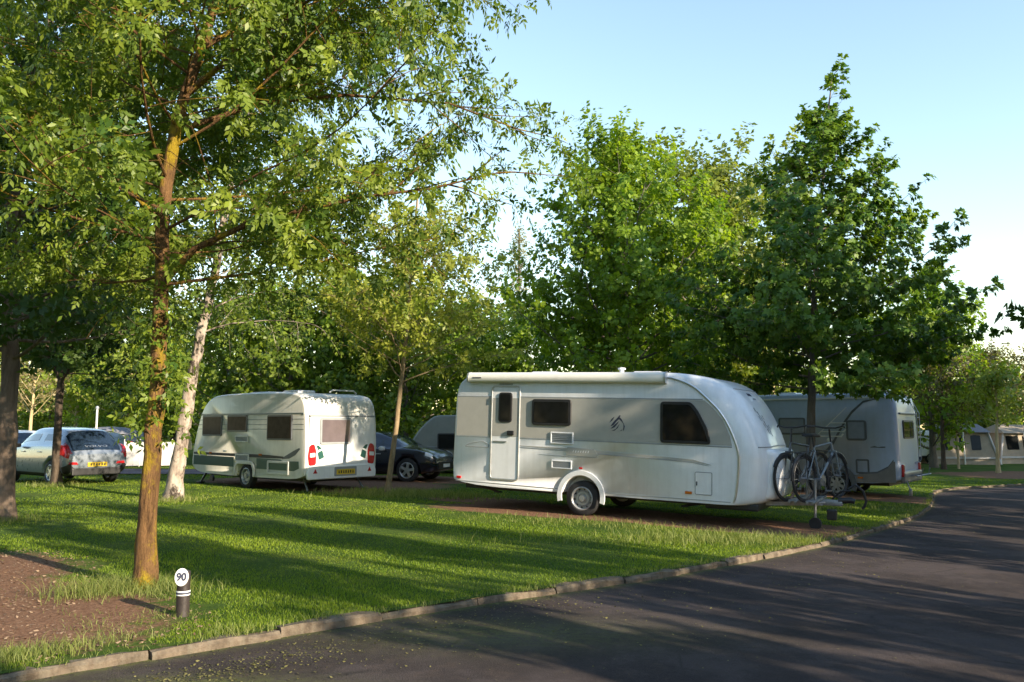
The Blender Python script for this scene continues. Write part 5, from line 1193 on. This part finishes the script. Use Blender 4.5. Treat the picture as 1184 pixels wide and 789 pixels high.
# stakes of young trees
for x, y, hgt, lb in ((20.8, 38.9, 2.3, 'pale timber stake in the grass in front of the tents'),):
    s_ = thing('stake', lb, 'stake', (x, y, -.35)); MB().tube([(0, 0, -.1), (.01, 0, hgt*.5), (.0, .01, hgt)], [.06, .055, .05], 8).build('shaft', M['stake'], s_); MB().box((0, 0, hgt*.8), (.14, .14, .05), .01).build('tie', M['black'], s_)
# litter: leaf scraps and seeds on the road and on the bare soil
rl = np.random.default_rng(17)
def litter(n, X, Y, Z, L, mat_, nm, lab):
    m = len(X); P = np.stack([X, Y, Z], 1); an = rl.uniform(0, 6.28, m); A = np.stack([np.cos(an), np.sin(an), rl.normal(0, .15, m)], 1); Nn = nrm(np.array([0, 0, 1])+rl.normal(0, .35, (m, 3)))
    V, F = leaves(P, A, Nn, L*rl.uniform(.5, 1.3, m), .55, rl, droop=-.1); return tag(np_mesh(nm, V, F, M[mat_], None, np.repeat(rl.uniform(0, 1, m), 4)), lab, 'litter', kind='stuff')
x = np.concatenate([rl.uniform(-4, 10, 1300), rl.normal(-2.0, .5, 900), rl.normal(-.2, 1.0, 450)]); e = np.concatenate([np.abs(rl.normal(0, 1.7, 1300)), np.abs(rl.normal(.75, .22, 900)), np.abs(rl.normal(.5, .5, 450))]); y = ky(x)-.1-e
litter(0, x, y, hz(x)-.055, .024, 'litter', 'fallen_leaves', 'yellowish leaf scraps and seeds scattered on the asphalt')
x, y = rl.uniform(-8, -2, 9000), rl.uniform(5, 11.5, 9000); k = (soil_mask(x, y) > .25) & (y > ky(x)+.12); x, y = x[k], y[k]
litter(0, x, y, hz(x)+.008, .035, 'litterbrown', 'wood_chips', 'brown chips and dry scraps on the bare soil at the lower left')

GH = 'shrubs around the tents'
for src, x, y, yw, sc, lb in ((hedge, 21.3, 45.5, 1.0, (.5, .5, .36), 'dark green shrub left of the beige frame tent'), (hedge, 27.0, 47.5, 2.2, (.6, .6, .5), 'dark green shrub behind the two tents'), (hedge, 29.6, 44.0, 3.1, (.5, .5, .5), 'dark shrub at the right edge beside the tan awning tent'), (rt, 24.6, 47.0, 3.6, (.9, .9, .85), 'olive tree standing behind the gap between the tents')):
    copy_thing(src, (x, y, -.35), yw, sc, lb, GH)
